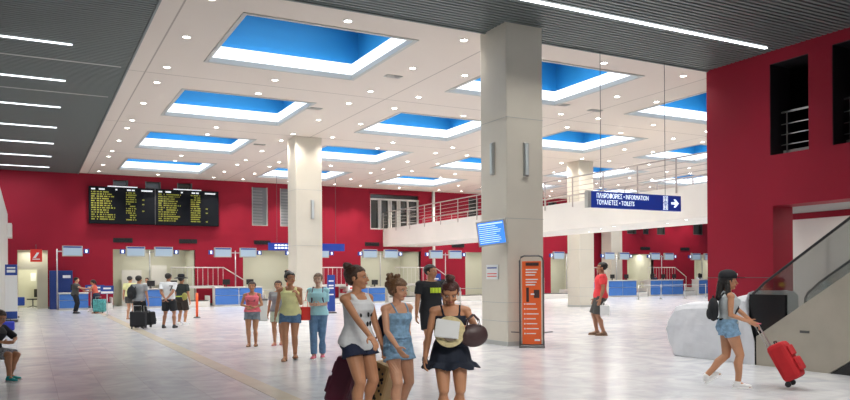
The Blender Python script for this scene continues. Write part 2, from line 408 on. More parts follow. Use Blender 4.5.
# ------------------------------------------------------------------ hanging toilets sign
t = thing('hanging_sign', 'dark blue illuminated direction sign with white lettering and arrow, hung from wires', 'sign', (0, 0, 0))
SX0, SX1, SZ0, SZ1, SY = 12.57, 15.83, 3.33, 3.75, 15.0
MB().box(SX0+.1, SX1, SY-.06, SY+.06, SZ0, SZ1).build('sign_box', SIGNB, t, bevel=.01)
MB().box(SX0, SX0+.1, SY-.065, SY+.065, SZ0-.01, SZ1+.01).build('end_cap', GREYT, t)
for x in (13.05, 15.3): MB().tube([(x, SY, SZ1), (x, SY, H)], .008, 6).build('suspension_wire', DSTEEL, t)
def fitted(s, size, x, z, width, name, m, parent, y):
    o = text(s, size, name, m, parent, M.Identity(4))
    w = max(v.co.x for v in o.data.vertices)
    o.data.transform(M.Translation((x, y, z)) @ XF_MINUS_Y @ M.Diagonal((width/w, 1, 1, 1))); return o
fitted('ΠΛΗΡΟΦΟΡΙΕΣ • INFORMATION', .17, SX0+.28, SZ1-.17, 1.78, 'lettering', SIGNW, t, SY-.062)
fitted('ΤΟΥΑΛΕΤΕΣ • TOILETS', .17, SX0+.28, SZ0+.08, 1.28, 'lettering', SIGNW, t, SY-.062)
ar = MB(); ax, az = SX1-.2, (SZ0+SZ1)/2
ar.prism([(ax-.17, SY-.065, az-.03), (ax-.02, SY-.065, az-.03), (ax-.08, SY-.065, az-.11), (ax-.01, SY-.065, az-.11), (ax+.11, SY-.065, az), (ax-.01, SY-.065, az+.11), (ax-.08, SY-.065, az+.11), (ax-.02, SY-.065, az+.03), (ax-.17, SY-.065, az+.03)], (0, .008, 0)).build('arrow', SIGNW, t)
ic = MB()
for kz in (az-.1, az+.1):
    x0, x1 = SX1-.66, SX1-.50
    ic.box(x0, x1, SY-.066, SY-.06, kz-.085, kz-.075).box(x0, x1, SY-.066, SY-.06, kz+.075, kz+.085).box(x0, x0+.01, SY-.066, SY-.06, kz-.08, kz+.08).box(x1-.01, x1, SY-.066, SY-.06, kz-.08, kz+.08)
    for px in (x0+.05, x0+.11):
        ic.box(px-.014, px+.014, SY-.066, SY-.06, kz-.055, kz+.02).box(px-.012, px+.012, SY-.066, SY-.06, kz+.03, kz+.055)
ic.build('pictogram', SIGNW, t)
# blue sign beyond the second column
t = thing('hanging_sign', 'narrow blue hanging sign behind the second column', 'sign', (11.83, 41.1, 3.12))
MB().box(0, 4.53, -.05, .05, 0, .42).build('sign_box', SIGNB, t)
for x in (.5, 4): MB().tube([(x, 0, .42), (x, 0, H-3.12)], .01, 6).build('suspension_wire', DSTEEL, t)
for s, a, z, w in (('▬▬▬ ▬▬▬▬', .3, .24, 1.6),): pass
mb = MB()
x = .35
for k in range(9): mb.box(x, x+.14, -.058, -.05, .25, .33); x += .19
x = .35
for k in range(5): mb.box(x, x+.14, -.058, -.05, .10, .18); x += .19
mb.build('lettering', SIGNW, t)
# ------------------------------------------------------------------ flight board
BX, BZ0, BZ1, BY = 2.95, 4.64, 6.68, 44.82
t = thing('departure_board', 'large black flight information board with rows of yellow text on the red wall', 'board', (BX, BY, BZ0))
BW = 7.0; bh = BZ1-BZ0
MB().box(0, BW, 0, .3, 0, bh).build('board_case', BOARD, t, bevel=.02)
MB().box(3.42, 3.46, -.02, 0, 0, bh).build('centre_divider', DSTEEL, t)
rnd = random.Random(3)
for half in (0, 3.5):
    mb = MB(); hd = MB()
    for r in range(13):
        z = bh-.33-r*.125
        for (cx, wd, pr) in ((.12, .22, 1), (.40, .06, .9), (.55, rnd.choice((.45, .6, .75)), 1), (1.9, .18, .7), (2.1, .3, .95), (2.75, .1, .35)):
            if rnd.random() > pr: continue
            x = cx
            while x < cx+wd: mb.box(half+x, half+x+.045, -.012, 0, z, z+.065); x += .058 if rnd.random() > .3 else .11
    mb.build('flight_rows', BTXT, t)
    for (cx, wd) in ((.12, .2), (.5, .3), (1.35, .1), (1.95, .2), (2.2, .15), (2.7, .6)):
        hd.box(half+cx, half+cx+wd, -.014, 0, bh-.19, bh-.11)
    hd.build('column_headings', BHEAD, t)
    MB().box(half+.95, half+2.5, -.03, .05, bh, bh+.05).build('light_strip', BHEAD, t)
# vents below windows
vx = [4.19, 7.73, 12.11, 19.4, 25.9, 32.6, 40.1, 43.3, 47.7]
v0 = None
for i, x in enumerate(vx):
    if v0 is None:
        v0 = tag(MB().box(0, 1.02, -.03, .02, 0, .25).build('wall_vent', BLACK), '', 'vent'); mbk = MB()
        for k in range(5): mbk.box(.03, .99, -.045, -.03, .02+k*.045, .04+k*.045)
        mbk.build('grille', BLACK, v0); o = v0; index_children()
    else: o = copy_tree(v0)
    o.location = (x, YB, 3.62)
    tag(o, f'slim black ventilation slot in the red back wall, {ordn[i]} slot from the left', 'vent', 'ventilation slots in the back wall')
# ceiling vents
cv = [(9.0+.35, 19.6), (8.7, 24.5), (16.0, 20.3), (17.6, 20.5), (16.2, 24.3), (8.9, 32.2)]
c0 = None
for i, (x, y) in enumerate(cv):
    if c0 is None:
        c0 = tag(MB().box(-.25, .25, -.12, .12, -.02, .01).build('ceiling_vent', GREYT), '', 'vent'); mbk = MB()
        for k in range(6): mbk.box(-.22, .22, -.1+k*.036, -.085+k*.036, -.03, -.02)
        mbk.build('louvre', STEEL, c0); o = c0; index_children()
    else: o = copy_tree(c0)
    o.location = (x, y, H)
    tag(o, 'small grey rectangular air grille in the pale ceiling', 'vent', 'air grilles in the pale ceiling')
# ------------------------------------------------------------------ check-in hall furniture
def monitor_stand(X, single, i):
    t = thing('monitor_post', f'steel post carrying {"a pale check-in screen" if single else "two pale check-in screens"}, {ordn[i]} post from the left', 'display', (X, 43.16, 0), 0, 'check-in screen posts')
    MB().tube([(0, 0, 0), (0, 0, 3.15)], .035).build('post', STEEL, t, smooth=True)
    w = 1.15
    MB().box(0 if single else -w, w, -.03, .03, 3.0, 3.06).build('crossbar', STEEL, t)
    for s in ((1,) if single else (-1, 1)):
        xc = s*.72 if not single else .72
        m = MB().box(xc-.48, xc+.48, -.10, .06, 2.78, 3.32).build('screen_case', GREYT, t, bevel=.01)
        MB().box(xc-.43, xc+.43, -.112, -.10, 2.83, 3.20).build('display', SCR, m)
        MB().box(xc-.43, xc+.43, -.113, -.10, 3.22, 3.29).build('heading_bar', BLUED, m)
        xn = xc+s*.66
        n = MB().box(xn-.13, xn+.13, -.08, .05, 2.93, 3.17).build('number_box', BLUED, t)
        MB().box(xn-.05, xn+.05, -.092, -.08, 2.97, 3.13).build('number_light', SIGNW, n)
poles = [1.32, 5.85, 10.5, 14.95, 19.6, 24.3, 28.8, 34.3, 39.0, 43.6, 48.0]
for i, x in enumerate(poles): monitor_stand(x, i == 0, i)
def counter(x0, x1, i, h=1.06, y=42.2):
    t = thing('check_in_counter', f'blue panelled check-in counter with pale top, {ordn[i]} counter from the left', 'counter', (x0, y, 0), 0, 'check-in counters')
    w = x1-x0; n = max(1, round(w/1.25))
    MB().box(.03, w-.03, .04, .75, 0, h-.05).build('body', WMET, t)
    for k in range(n):
        a = k*w/n+.03; b = (k+1)*w/n-.03
        MB().box(a, b, 0, .05, .12, h*.55).box(a, b, 0, .05, h*.55+.03, h-.08).build('front_panel', BLUEC, t)
    MB().box(0, w, -.05, .8, h-.05, h).build('counter_top', WMET, t, bevel=.01)
    for k in range(n):
        a = (k+.55)*w/n
        m = MB().box(a-.2, a+.2, .42, .47, h+.12, h+.42).build('computer_screen', BLACK, t)
        MB().box(a-.03, a+.03, .44, .5, h, h+.14).build('screen_stand', BLACK, m)
cts = [(1.35, 2.75, .9), (5.2, 7.5, 1.06), (9.12, 11.8, 1.1), (13.3, 15.9, 1.1), (17.2, 19.5, 1.0), (22.2, 24.2, 1.0), (28, 30.2, 1.06), (34.6, 36.6, 1.2), (37.4, 40.1, 1.25), (41.5, 44.9, 1.25), (46.6, 50, 1.25)]
for i, (a, b, h) in enumerate(cts): counter(a, b, i, h)
def belt(x0, x1, i):
    t = thing('baggage_belt', f'low pale baggage weighing belt beside a check-in counter, {ordn[i]} belt from the left', 'conveyor', (x0, 42.4, 0), 0, 'baggage belts')
    w = x1-x0
    MB().box(0, w, 0, 1.15, 0, .32).build('base', WMET, t, bevel=.02)
    MB().box(.1, w-.1, .1, 1.1, .32, .36).build('belt', RUB, t)
    for q in (0, w-.05): MB().box(q, q+.05, 0, 1.15, .32, .62).build('side_guard', WMET, t)
for i, (a, b) in enumerate(((3.0, 3.9), (7.7, 8.9), (12.0, 13.1), (16.0, 17.0), (19.8, 21.9), (25, 27.7), (30.5, 34.0), (40.2, 41.4), (45, 46.5))): belt(a, b, i)
def chair(X, Y, rz, label, name='office_chair'):
    t = thing(name, label, 'chair', (X, Y, 0), rz)
    MB().box(-.24, .24, -.24, .22, .46, .53).build('seat', BLACK, t, bevel=.03)
    MB().box(-.22, .22, -.27, -.22, .6, 1.05).build('backrest', BLACK, t, bevel=.03)
    MB().tube([(0, 0, .12), (0, 0, .46)], .03).build('gas_lift', DSTEEL, t)
    mb = MB()
    for k in range(5): a = 2*PI*k/5; mb.tube([(0, 0, .13), (.28*math.cos(a), .28*math.sin(a), .06)], .02, 6)
    mb.build('base', DSTEEL, t)
chair(.22, YB+1.7, 2.2, 'small black office chair seen through the left doorway')
chair(19.1, 43.75, .5, 'black office chair left of the opening under the footbridge')
chair(11.55, 43.6, 2.6, 'black office chair right of the first stair landing')
chair(40.8, 44.0, 0, 'black office chair between the distant blue counters')
chair(48.9, 44.2, 0, 'black office chair at the far right counters')
def landing(X, i, y=44.0):
    t = thing('stair_landing', f'pale steel landing with railing and steps behind the counters, {ordn[i]} from the left', 'stairs', (X, y, 0), 0, 'railed landings behind the counters')
    MB().box(0, 2.9, -.4, .7, 1.02, 1.16).build('platform', WMET, t)
    for k in range(5): MB().box(2.9+k*.22, 3.12+k*.22, -.4, .7, .98-.2*k-.12, 1.02-.2*k).build('step', WMET, t)
    mb = MB().tube([(0, -.4, 2.2), (2.9, -.4, 2.2), (4.1, -.4, 1.45), (4.1, -.4, 0)], .03)
    mb.build('handrail', WMET, t, smooth=True)
    for k in range(11): MB().tube([(.02+k*.285, -.4, 1.16), (.02+k*.285, -.4, 2.2)], .014, 6).build('baluster', WMET, t)
    for x in (.1, 1.5, 2.8): MB().tube([(x, .5, 0), (x, .5, 1.02)], .04, 6).build('support', WMET, t)
for i, x in enumerate((7.05, 14.6, 20.9, 28.6, 35.6, 42.7)): landing(x, i, 44.1)
# partition / inner panel pieces in opening two
t = tag(MB().box(6.6, 7.5, YB+2.9, YB+2.98, 1.2, 2.4).build('notice_board', WMET), 'pale notice board on the beige wall behind the first counters', 'board')
t = tag(MB().box(4.9, 6.0, YB+2.6, YB+2.7, 0, 2.1).build('inner_door', WMET), 'pale closed door in the recess behind the first counters', 'door')
t = tag(MB().box(.12, .38, YB+2.6, YB+2.62, 1.5, 1.95).box(.15, .35, YB+2.59, YB+2.6, 1.6, 1.65).build('notice', WPRINT), 'small notice inside the left doorway', 'notice')
# red hanging exit flag left
t = thing('red_sign', 'small red projecting sign above the left doorway', 'sign', (.1, 44.0, 2.5))
MB().box(.0, .55, -.03, .03, 0, .66).build('sign_box', REDP, t)
MB().prism([(.12, -.035, .2), (.25, -.035, .2), (.42, -.035, .48), (.30, -.035, .48)], (0, .01, 0)).box(.1, .45, -.036, -.03, .12, .16).build('sign_mark', WPRINT, t)
MB().tube([(.27, 0, .66), (.27, 0, .9), (.27, 1.1, .9)], .015, 6).build('bracket', DSTEEL, t)
# blue cabinet
t = thing('blue_cabinet', 'tall blue cabinet standing against the red wall beside the left doorway', 'cabinet', (1.0, 44.3, 0))
MB().box(0, 1.1, 0, .75, 0, 2.05).build('body', CABB, t, bevel=.02)
MB().box(.05, .53, -.02, 0, .1, 1.95).build('door', CABB, t); MB().box(.57, 1.05, -.02, 0, .1, 1.95).build('door', CABB, t)
MB().box(.62, 1.0, -.03, -.02, 1.65, 1.8).build('label_plate', WPRINT, t)
# banner stands at left
t = thing('banner_stand', 'white and blue upright banner stand at the left wall', 'banner', (-.56, 32, 0), -.1)
MB().box(-.2, .2, -.03, .03, .1, 2.15).build('panel', WPRINT, t)
MB().box(-.2, .2, -.036, -.03, 1.75, 2.15).box(-.2, .2, -.036, -.03, .12, .4).build('blue_print', BLUED, t)
MB().box(-.14, .14, -.037, -.036, 1.85, 1.95).box(-.14, .14, -.037, -.036, 2.0, 2.05).build('heading', WPRINT, t)
MB().box(-.22, .22, -.15, .15, 0, .1).build('base', DSTEEL, t)
t = thing('waste_bin', 'small dark blue bin standing right of the banner', 'bin', at(16.5, 31.5))
MB().box(-.3, .3, -.25, .25, .5, .85).build('bin_body', BLUED, t, bevel=.03)
MB().box(-.33, -.26, -.2, .2, 0, 1.3).box(-.33, .1, -.2, .2, 0, .05).build('frame', DSTEEL, t)
t = thing('blue_bag', 'bright blue bag on the floor at the foot of the bench row', 'bag', at(7.5, 23.5)); t.scale = (.75, .75, .75)
MB().box(-.25, .25, -.12, .12, 0, .38).build('body', mat('vivid_blue', (.03, .05, .5), .5), t, bevel=.06)
MB().tube([(-.12, 0, .36), (-.1, 0, .5), (.1, 0, .5), (.12, 0, .36)], .012).build('handle', BLACK, t)
# queue signs
for i, (x, y) in enumerate((at(91, 36.5)[:2], at(98.5, 35.6)[:2], at(107, 32.0)[:2])):
    t = thing('queue_sign', f'small blue placard on a thin steel post by the counters, {("left", "middle", "right")[i]} of three', 'sign', (x, y, 0), 0, 'queue placards')
    MB().tube([(0, 0, .03), (0, 0, 1.0)], .02).build('post', STEEL, t, smooth=True)
    MB().tube([(0, 0, 0), (0, 0, .03)], .17, 16).build('base', STEEL, t)
    pl = MB().box(-.26, .26, -.02, .02, .95, 1.3).build('placard', BLUED, t)
    MB().box(-.24, .24, -.026, -.02, .97, 1.06).box(-.15, .15, -.026, -.02, 1.15, 1.22).build('print', WPRINT, pl)
t = thing('bollard', 'slim orange marker post standing right of the queueing travellers', 'post', (5.97, 30.9, 0))
MB().tube([(0, 0, .02), (0, 0, 1.0)], .05, 12).build('post', mat('orange_plastic', (.95, .12, .02), .4), t, smooth=True)
MB().tube([(0, 0, 0), (0, 0, .05)], [.15, .12], 16).build('base', RUB, t)
# queue barriers near counters under bridge
def barrier(pts, label):
    x0, y0 = pts[0]; t = thing('queue_barrier', label, 'barrier', (x0, y0, 0), 0)
    for k, (x, y) in enumerate(pts):
        MB().tube([(x-x0, y-y0, .03), (x-x0, y-y0, .98)], .03).build('post', STEEL, t, smooth=True)
        MB().tube([(x-x0, y-y0, 0), (x-x0, y-y0, .03)], .16, 14).build('base', STEEL, t)
        if k: 
            xa, ya = pts[k-1]; MB().tube([(xa-x0, ya-y0, .92), (x-x0, y-y0, .92)], .02, 6).build('belt', GREYT, t)
barrier([(19.3, 36), (21.2, 36), (23, 36)], 'steel belt barrier standing in front of the counters beneath the footbridge')
barrier([(35.3, 37), (37.3, 37), (39.5, 37), (41.5, 37)], 'steel belt barrier in front of the far right counters')
barrier([(11.2, 40.0), (13.5, 40.0)], 'steel belt barrier behind the two women walking towards the viewer')
# stands around second column
def board_stand(x, y, w, h, m, label, name='poster_stand', rz=0):
    t = thing(name, label, 'stand', (x, y, 0), rz)
    MB().box(-w/2, w/2, -.03, .03, .08, h).build('panel', m, t)
    mb = MB()
    for z in [h-.3, h-.5, h-.62, h-.9]: mb.box(-w*.35, w*.3, -.036, -.03, z, z+.06)
    mb.build('print', WPRINT if m is not WPRINT else REDP, t)
    MB().box(-w/2, w/2, -.2, .2, 0, .06).build('base', DSTEEL, t)
    return t
board_stand(10.9, 33.2, 1.0, 1.95, ORANGE, 'orange poster stand just left of the second column')
board_stand(11.35, 27.6, .42, 1.75, WPRINT, 'white poster with red print leaning at the second column', rz=0)
board_stand(18.5, 34.0, .7, 1.75, BLUED, 'blue and white upright banner beside the front column')
MB_ = board_stand(11.9, 31.5, .35, 1.7, BLUED, 'narrow blue banner right of the second column')
t = thing('waste_bin', 'grey waste bin behind the girl in pink', 'bin', (7.6, 27.5, 0))
MB().box(-.22, .22, -.2, .2, 0, .75).build('bin_body', GREYT, t, bevel=.03); MB().box(-.23, .23, -.21, .21, .75, .82).build('lid', DSTEEL, t, bevel=.02)
# ------------------------------------------------------------------ front column fittings
def sconce(x, y, z0, z1, ax, label):
    t = thing('wall_sconce', label, 'lamp', (x, y, z0))
    h = z1-z0
    if ax == 'y':
        MB().box(-.07, .07, -.05, 0, 0, h).build('housing', STEEL, t, bevel=.01); MB().box(-.035, .035, -.075, -.05, .03, h-.03).build('diffuser', mat('frosted', (.62, .68, .68), .3), t)
    else:
        MB().box(-.05, 0, -.07, .07, 0, h).build('housing', STEEL, t, bevel=.01); MB().box(-.075, -.05, -.035, .035, .03, h-.03).build('diffuser', mat('frosted', (.62, .68, .68), .3), t)
sconce(10.12, 14.2, 3.88, 4.65, 'y', 'slim vertical wall lamp on the front face of the big near column')
sconce(9.6, 14.75, 3.95, 4.7, 'x', 'slim vertical wall lamp on the shaded left face of the big near column')
sconce(10.4, 29.64, 4.0, 4.8, 'y', 'slim vertical wall lamp on the second column')
t = thing('notice', 'small white notice with blue and red lines on the near column', 'notice', (9.59, 14.80, 1.52))
MB().box(-.012, 0, -.25, .25, 0, .34).build('sheet', PAPER, t)
MB().box(-.016, -.012, -.2, .2, .25, .28).build('blue_lines', BLUED, t); MB().box(-.016, -.012, -.2, .2, .06, .08).box(-.016, -.012, -.2, .2, .12, .14).build('red_lines', REDP, t)
t = thing('wall_monitor', 'flat screen with blue flight table mounted on the near column', 'monitor', (9.42, 14.45, 2.62), -.85)
t.rotation_euler = (.12, -.10, -.92); t.location = (9.34, 14.42, 2.58)
MB().box(-.35, .35, -.04, .05, -.29, .29).build('screen_case', GREYT, t, bevel=.015)
MB().box(-.31, .31, -.046, -.04, -.25, .25).build('display', SCRB, t)
mb = MB()
for k in range(10): mb.box(-.29, .29 if k == 0 else rnd.uniform(.1, .27), -.049, -.046, .19-k*.045, .205-k*.045 if k else .225)
mb.build('table_rows', SCRW, t)
MB().box(-.03, .3, .05, .2, -.1, .1).build('bracket', BLACK, t)
# totem
t = thing('advert_totem', 'tall orange printed panel in a rounded steel frame in front of the near column', 'sign', at(531.5, 16.8), -.62)
w = .26
MB().box(-w+.05, w-.05, -.02, .02, .07, 1.92).build('panel', ORANGE, t)
pts = [(-w, 0, .03), (-w, 0, 1.93), (-w+.03, 0, 2.01), (-w+.1, 0, 2.04), (w-.1, 0, 2.04), (w-.03, 0, 2.01), (w, 0, 1.93), (w, 0, .03)]
MB().tube(pts, .02).build('frame', DSTEEL, t, smooth=True)
mb = MB()
for s in (-1, 1): mb.tube([(s*w, -.28, .03), (s*w, .28, .03)], .022).tube([(s*w, -.2, .03), (s*w, 0, .3), (s*w, .2, .03)], .012)
mb.tube([(-w, -.28, .03), (w, -.28, .03)], .018).tube([(-w, .28, .03), (w, .28, .03)], .018).tube([(-w-.2, .1, .33), (-w, .0, .33)], .012).tube([(w, 0, .33), (w+.2, .2, .33)], .012)
mb.build('base', DSTEEL, t, smooth=True)
mb = MB(); mb.box(-.13, .16, -.026, -.02, 1.82, 1.89); mb.box(-.12, -.06, -.026, -.02, 1.01, 1.33); mb.box(.05, .17, -.026, -.02, 1.1, 1.28)
mb.build('dark_print', DPRINT, t)
mb = MB()
for k, z in enumerate((1.72, 1.66, 1.6, 1.5, 1.44, 1.38)): mb.box(-.13, .14-.03*(k % 3), -.025, -.02, z, z+.025)
for k in range(7): mb.box(-.17, -.14, -.025, -.02, .95-k*.11, .98-k*.11).box(-.12, .09+.03*(k % 3), -.025, -.02, .955-k*.11, .975-k*.11)
mb.box(.06, .18, -.025, -.02, .14, .18).box(-.02, .06, -.027, -.02, 1.17, 1.2)
mb.build('white_print', WPRINT, t)
# ------------------------------------------------------------------ escalator
EXX = 11.3; EW = 1.65; K = .652
t = thing('escalator', 'beige clad escalator with glass sides rising out of frame at right', 'escalator', (EXX, 9.0, 0))
def pt(y, z): return (0, y, z)           # local y = world - 9.0
def top(yw): return .50+(8.97-yw)*K
ya, yb_ = 8.97, 2.6
for s in (0, EW-.14):
    MB().prism([(s, ya-9, 0), (s, ya-9, top(ya)), (s, yb_-9, top(yb_)), (s, yb_-9, (7.62-yb_)*K), (s, 7.62-9, 0)], (.14, 0, 0)).build('side_panel', CONC, t)
MB().prism([(.14, 7.62-9, .0), (.14, yb_-9, (7.62-yb_)*K), (.14, yb_-9, (7.62-yb_)*K+.3), (.14, 7.62-9, .3)], (EW-.28, 0, 0)).build('truss', BLACK, t)
MB().prism([(.02, 7.6-9, 0), (.02, yb_-9, (7.6-yb_)*K-.03), (.02, yb_-9, 0)], (.05, 0, 0)).build('underside_panel', BLACKG, t)
def hand(yw): return 1.36+(8.97-yw)*.66
for s, nm in ((.07, 'near'), (EW-.07, 'far')):
    gp = [(s-.006, 9.13-9, .3), (s-.006, 9.13-9, 1.2), (s-.006, 9.0-9, 1.27), (s-.006, 8.85-9, hand(8.85)-.03), (s-.006, yb_-9, hand(yb_)-.03), (s-.006, yb_-9, top(yb_)-.1)]
    MB().prism(gp, (.012, 0, 0)).build('glass_balustrade', GLASS, t)
    MB().tube([(s, 9.13-9, .75), (s, 9.14-9, 1.14), (s, 9.08-9, 1.25), (s, 8.97-9, 1.33), (s, 8.85-9, hand(8.85)), (s, yb_-9, hand(yb_))], .024).build('handrail', RUB, t, smooth=True)
MB().prism([(.03, 9.13-9, .0), (.03, 9.13-9, 1.24), (.03, 8.42-9, 1.24), (.03, 8.42-9, .80), (.03, 8.97-9, .45), (.03, 8.97-9, 0)], (.06, 0, 0)).build('newel_panel', BLACKG, t)
MB().box(.03, EW-.03, -.02, .13, 0, .42).build('landing_plate', DSTEEL, t)
for k in range(16):
    y0 = -.05-k*.33; z0 = .12+k*.2
    MB().box(.15, EW-.15, y0-.33, y0, z0-.1, z0+.1).build('step', DSTEEL, t)
MB().box(-.008, 0, 7.95-9, 8.12-9, .62, .66).build('maker_plate', DSTEEL, t)
# wrapped newel box
t = thing('covered_machine', 'long low object wrapped in pale plastic sheeting beside the escalator foot', 'covered object', (EXX, 9.16, 0))
mb = MB()
rs = []
n = 24
for k, (yy, a) in enumerate(((0, 1.30), (.05, 1.24), (.5, 1.14), (1.0, 1.07), (1.45, 1.05), (1.70, .98), (1.84, .82), (1.90, .62))):
    r = []
    zb = 0 if k < 5 else (.02, .22, .4)[k-5] if k > 4 else 0
    prof = [(0, zb), (-.02, zb+(a-zb)*.3), (-.03, zb+(a-zb)*.6), (.0, a-.12), (.06, a-.03), (.16, a), (.5, a+.01), (1.0, a), (1.3, a-.02), (1.42, a-.1), (1.46, a*.6+zb*.4), (1.46, zb)]
    rs.append([(x+.02*math.sin(7*yy+5*z), yy, z) for x, z in prof])
mb.rings(rs).build('sheeting', PLAST, t, smooth=False)
o = [c for c in bpy.data.objects if c.parent == t][0]
bv = o.modifiers.new('b', 'BEVEL'); bv.width = .08; bv.segments = 3; sd = o.modifiers.new('s', 'SUBSURF'); sd.subdivision_type = 'SIMPLE'; sd.levels = 2; sd.render_levels = 3
tx = bpy.data.textures.new('folds', 'CLOUDS'); tx.noise_scale = .35
dm = o.modifiers.new('d', 'DISPLACE'); dm.texture = tx; dm.strength = .05; dm.mid_level = .5
MB().prism([(-.05, .02, 1.12), (-.05, .02, 0), (-.03, -.17, 0), (-.03, -.17, .40)], (.02, 0, 0)).build('sheet_flap', PLAST, t)
mb = MB().box(.02, 1.4, .05, 1.66, 0, .05).build('base', WMET, t)

# ================================================================== people
def facing(phi):                     # 0 = towards the viewer, 90 = to the right
    a = math.radians(phi); d = V((-S_, -C_))*math.cos(a)+V((C_, -S_))*math.sin(a); return math.atan2(-d.x, d.y)
def ik(A, T, l1, l2, pole):
    A, T = V(A), V(T); d = T-A; L = d.length
    if L > (l1+l2)*.999: T = A+d*((l1+l2)*.999/L); d = T-A; L = d.length
    a = (l1*l1-l2*l2+L*L)/(2*L); h = math.sqrt(max(0, l1*l1-a*a)); u = d/L
    p = V(pole); p = (p-u*p.dot(u)).normalized(); return A+u*a+p*h, T
SK = {k: mat('skin_'+k, c, .5, var=.05, vscale=12) for k, c in dict(tan=(.54, .26, .14), mid=(.60, .32, .20), fair=(.66, .42, .31), dark=(.40, .19, .11)).items()}
HR = {k: mat('hair_'+k, c, .45, var=.35, vscale=40, bump=.6, bscale=60) for k, c in dict(black=(.012, .009, .008), brown=(.05, .022, .012), auburn=(.07, .02, .015), blond=(.15, .075, .03), light=(.20, .12, .07)).items()}
EYEW = mat('eye_white', (.45, .42, .4), .4); IRIS = mat('iris', (.03, .015, .01), .2); LIPS = mat('lips', (.45, .12, .10), .4)
def cloth(name, c, **k): return mat('cloth_'+name, c, .8, var=k.get('var', .08), vscale=k.get('vs', 9), bump=.35, bscale=k.get('bs', 14))
def person(label, px, f, Hh, phi, pose=None, skin='tan', hair=('bun', 'brown'), top=('tank', None), bottom=('shorts', None), shoe=('sandal', None), vox=.009, male=False, group=None, lean=0, turn=0, nod=0, pelvis=.93, loc=None, extra=None, hat=None, bw=None):
    pose = pose or {}
    s = Hh/1.7
    L0 = loc or at(px, f)
    t = thing('person', label, 'person', L0, facing(phi), group); bw = bw or (1.14 if male else 1.13); t.scale = (s*bw, s*bw, s)
    sw = .19 if male else .165; hw = .155 if male else .168; ww = .14 if male else .118; cw = .172 if male else .145
    dz = pelvis-.93
    RL = M.Rotation(-math.radians(lean), 3, 'X')
    P = V((0, 0, .95+dz))
    def T(p): p = V(p)+V((0, 0, dz)); return P+RL @ (p-P)
    RH = M.Rotation(math.radians(turn), 3, 'Z') @ M.Rotation(-math.radians(nod), 3, 'X'); NK = V((0, -.005, 1.49))
    hs_ = 1.06 if male else 1.11
    def TH_(p): return T(NK+V((0, 0, -.012))+RH @ ((V(p)-NK)*hs_))
    def el_ring(z, rx, ry, cy=0, n=28, tilt=0, fn=T):
        return [fn((rx*math.cos(2*PI*k/n), cy+ry*math.sin(2*PI*k/n), z-tilt*math.sin(2*PI*k/n))) for k in range(n)]
    TR = [(.84, hw*.86, .10, -.01), (.89, hw, .118, -.015), (.95, hw*.98, .118, -.01), (1.02, (hw+ww)/2, .102, 0), (1.09, ww, .09, 0), (1.17, (ww+cw)/2-.003, .098, 0), (1.25, cw, .108, 0), (1.32, cw+.004, .105, -.004), (1.375, cw*.86, .085, -.008), (1.42, .075, .062, -.01)]
    mb = MB()
    mb.rings([el_ring(*r) for r in TR])
    if not male:
        for q in (-1, 1): mb.ell(T((q*.062, .082, 1.255)), (.058, .048, .055))
    mb.cap((0, -.008, 1.38), (0, .0, 1.52), .056 if male else .048, .052 if male else .045, T)
    # head
    mb.ell((0, -.012, 1.625), (.074, .092, .082), fn=TH_); mb.ell((0, .022, 1.565), (.058, .066, .078), fn=TH_)
    mb.ell((0, .055, 1.505), (.030, .026, .022), fn=TH_); mb.ell((0, .05, 1.62), (.06, .032, .03), fn=TH_)
    mb.cap((0, .086, 1.60), (0, .103, 1.566), .008, .012, TH_)
    for q in (-1, 1):
        mb.ell((q*.074, -.004, 1.582), (.010, .018, .030), fn=TH_); mb.ell((q*.038, .062, 1.555), (.022, .018, .02), fn=TH_)
        mb.ell(T((q*.075, -.065, .905)), (.088, .07, .085))
        mb.ell(T((q*sw, -.005, 1.368)), (.052, .05, .052)); mb.cap((q*.05, -.01, 1.40), (q*sw, -.005, 1.375), .045, .045, T)
    JT = {}
    FB = MB() if False else None
    for side, q in (('L', -1), ('R', 1)):
        hip = V((q*.088, 0, .90+dz)); an = V(pose.get('foot'+side, (q*.10, 0, .085)))
        kn, an = ik(hip, an, .43, .405, pose.get('knee'+side, (0, 1, 0)))
        tf = .088 if not male else .085
        mb.tube([hip+V((0, 0, .02)), hip.lerp(kn, .35), hip.lerp(kn, .75), kn], [tf, tf*.93, .066, .055], 14); mb.ell(hip, (tf,)*3); mb.ell(kn, (.056,)*3)
        back = (kn-hip).cross(V((1, 0, 0))).normalized()
        cal = kn.lerp(an, .3)+V((0, -.018, 0))
        mb.tube([kn, cal, kn.lerp(an, .65), an], [.052, .058, .043, .036], 14); mb.ell(an, (.037,)*3)
        yaw = math.radians(pose.get('yaw'+side, -q*8)); pit = pose.get('pitch'+side, 0)
        RF = M.Rotation(yaw, 3, 'Z') @ M.Rotation(-math.radians(pit), 3, 'X')
        def FT(p, an=an, RF=RF): return an+RF @ (V(p)-V((0, 0, .085)))
        mb.ell((0, -.03, .04), (.034, .04, .038), fn=FT); mb.ell((0, .05, .035), (.038, .075, .033), fn=FT); mb.ell((0, .115, .024), (.042, .05, .022), fn=FT)
        mb.cap((0, 0, .08), (0, .06, .045), .034, .032, FT)
        for k in range(5): mb.ell((q*(-.034+k*.017), .158-.006*k, .016), (.010, .02, .011), fn=FT, sub=1)
        sh = T((q*sw, -.005, 1.368)); wr = V(pose.get('hand'+side, (q*(sw+.07), .03, .84)))
        eb, wr = ik(sh, wr, .275, .245, pose.get('elb'+side, (q*.25, -1, -.1)))
        ar = .046 if male else .040
        mb.tube([sh, sh.lerp(eb, .4), eb], [ar, ar, ar*.82], 12); mb.ell(eb, (ar*.84,)*3)
        mb.tube([eb, eb.lerp(wr, .3), wr], [ar*.82, ar*.84, .025], 12); mb.ell(wr, (.026, .026, .026))
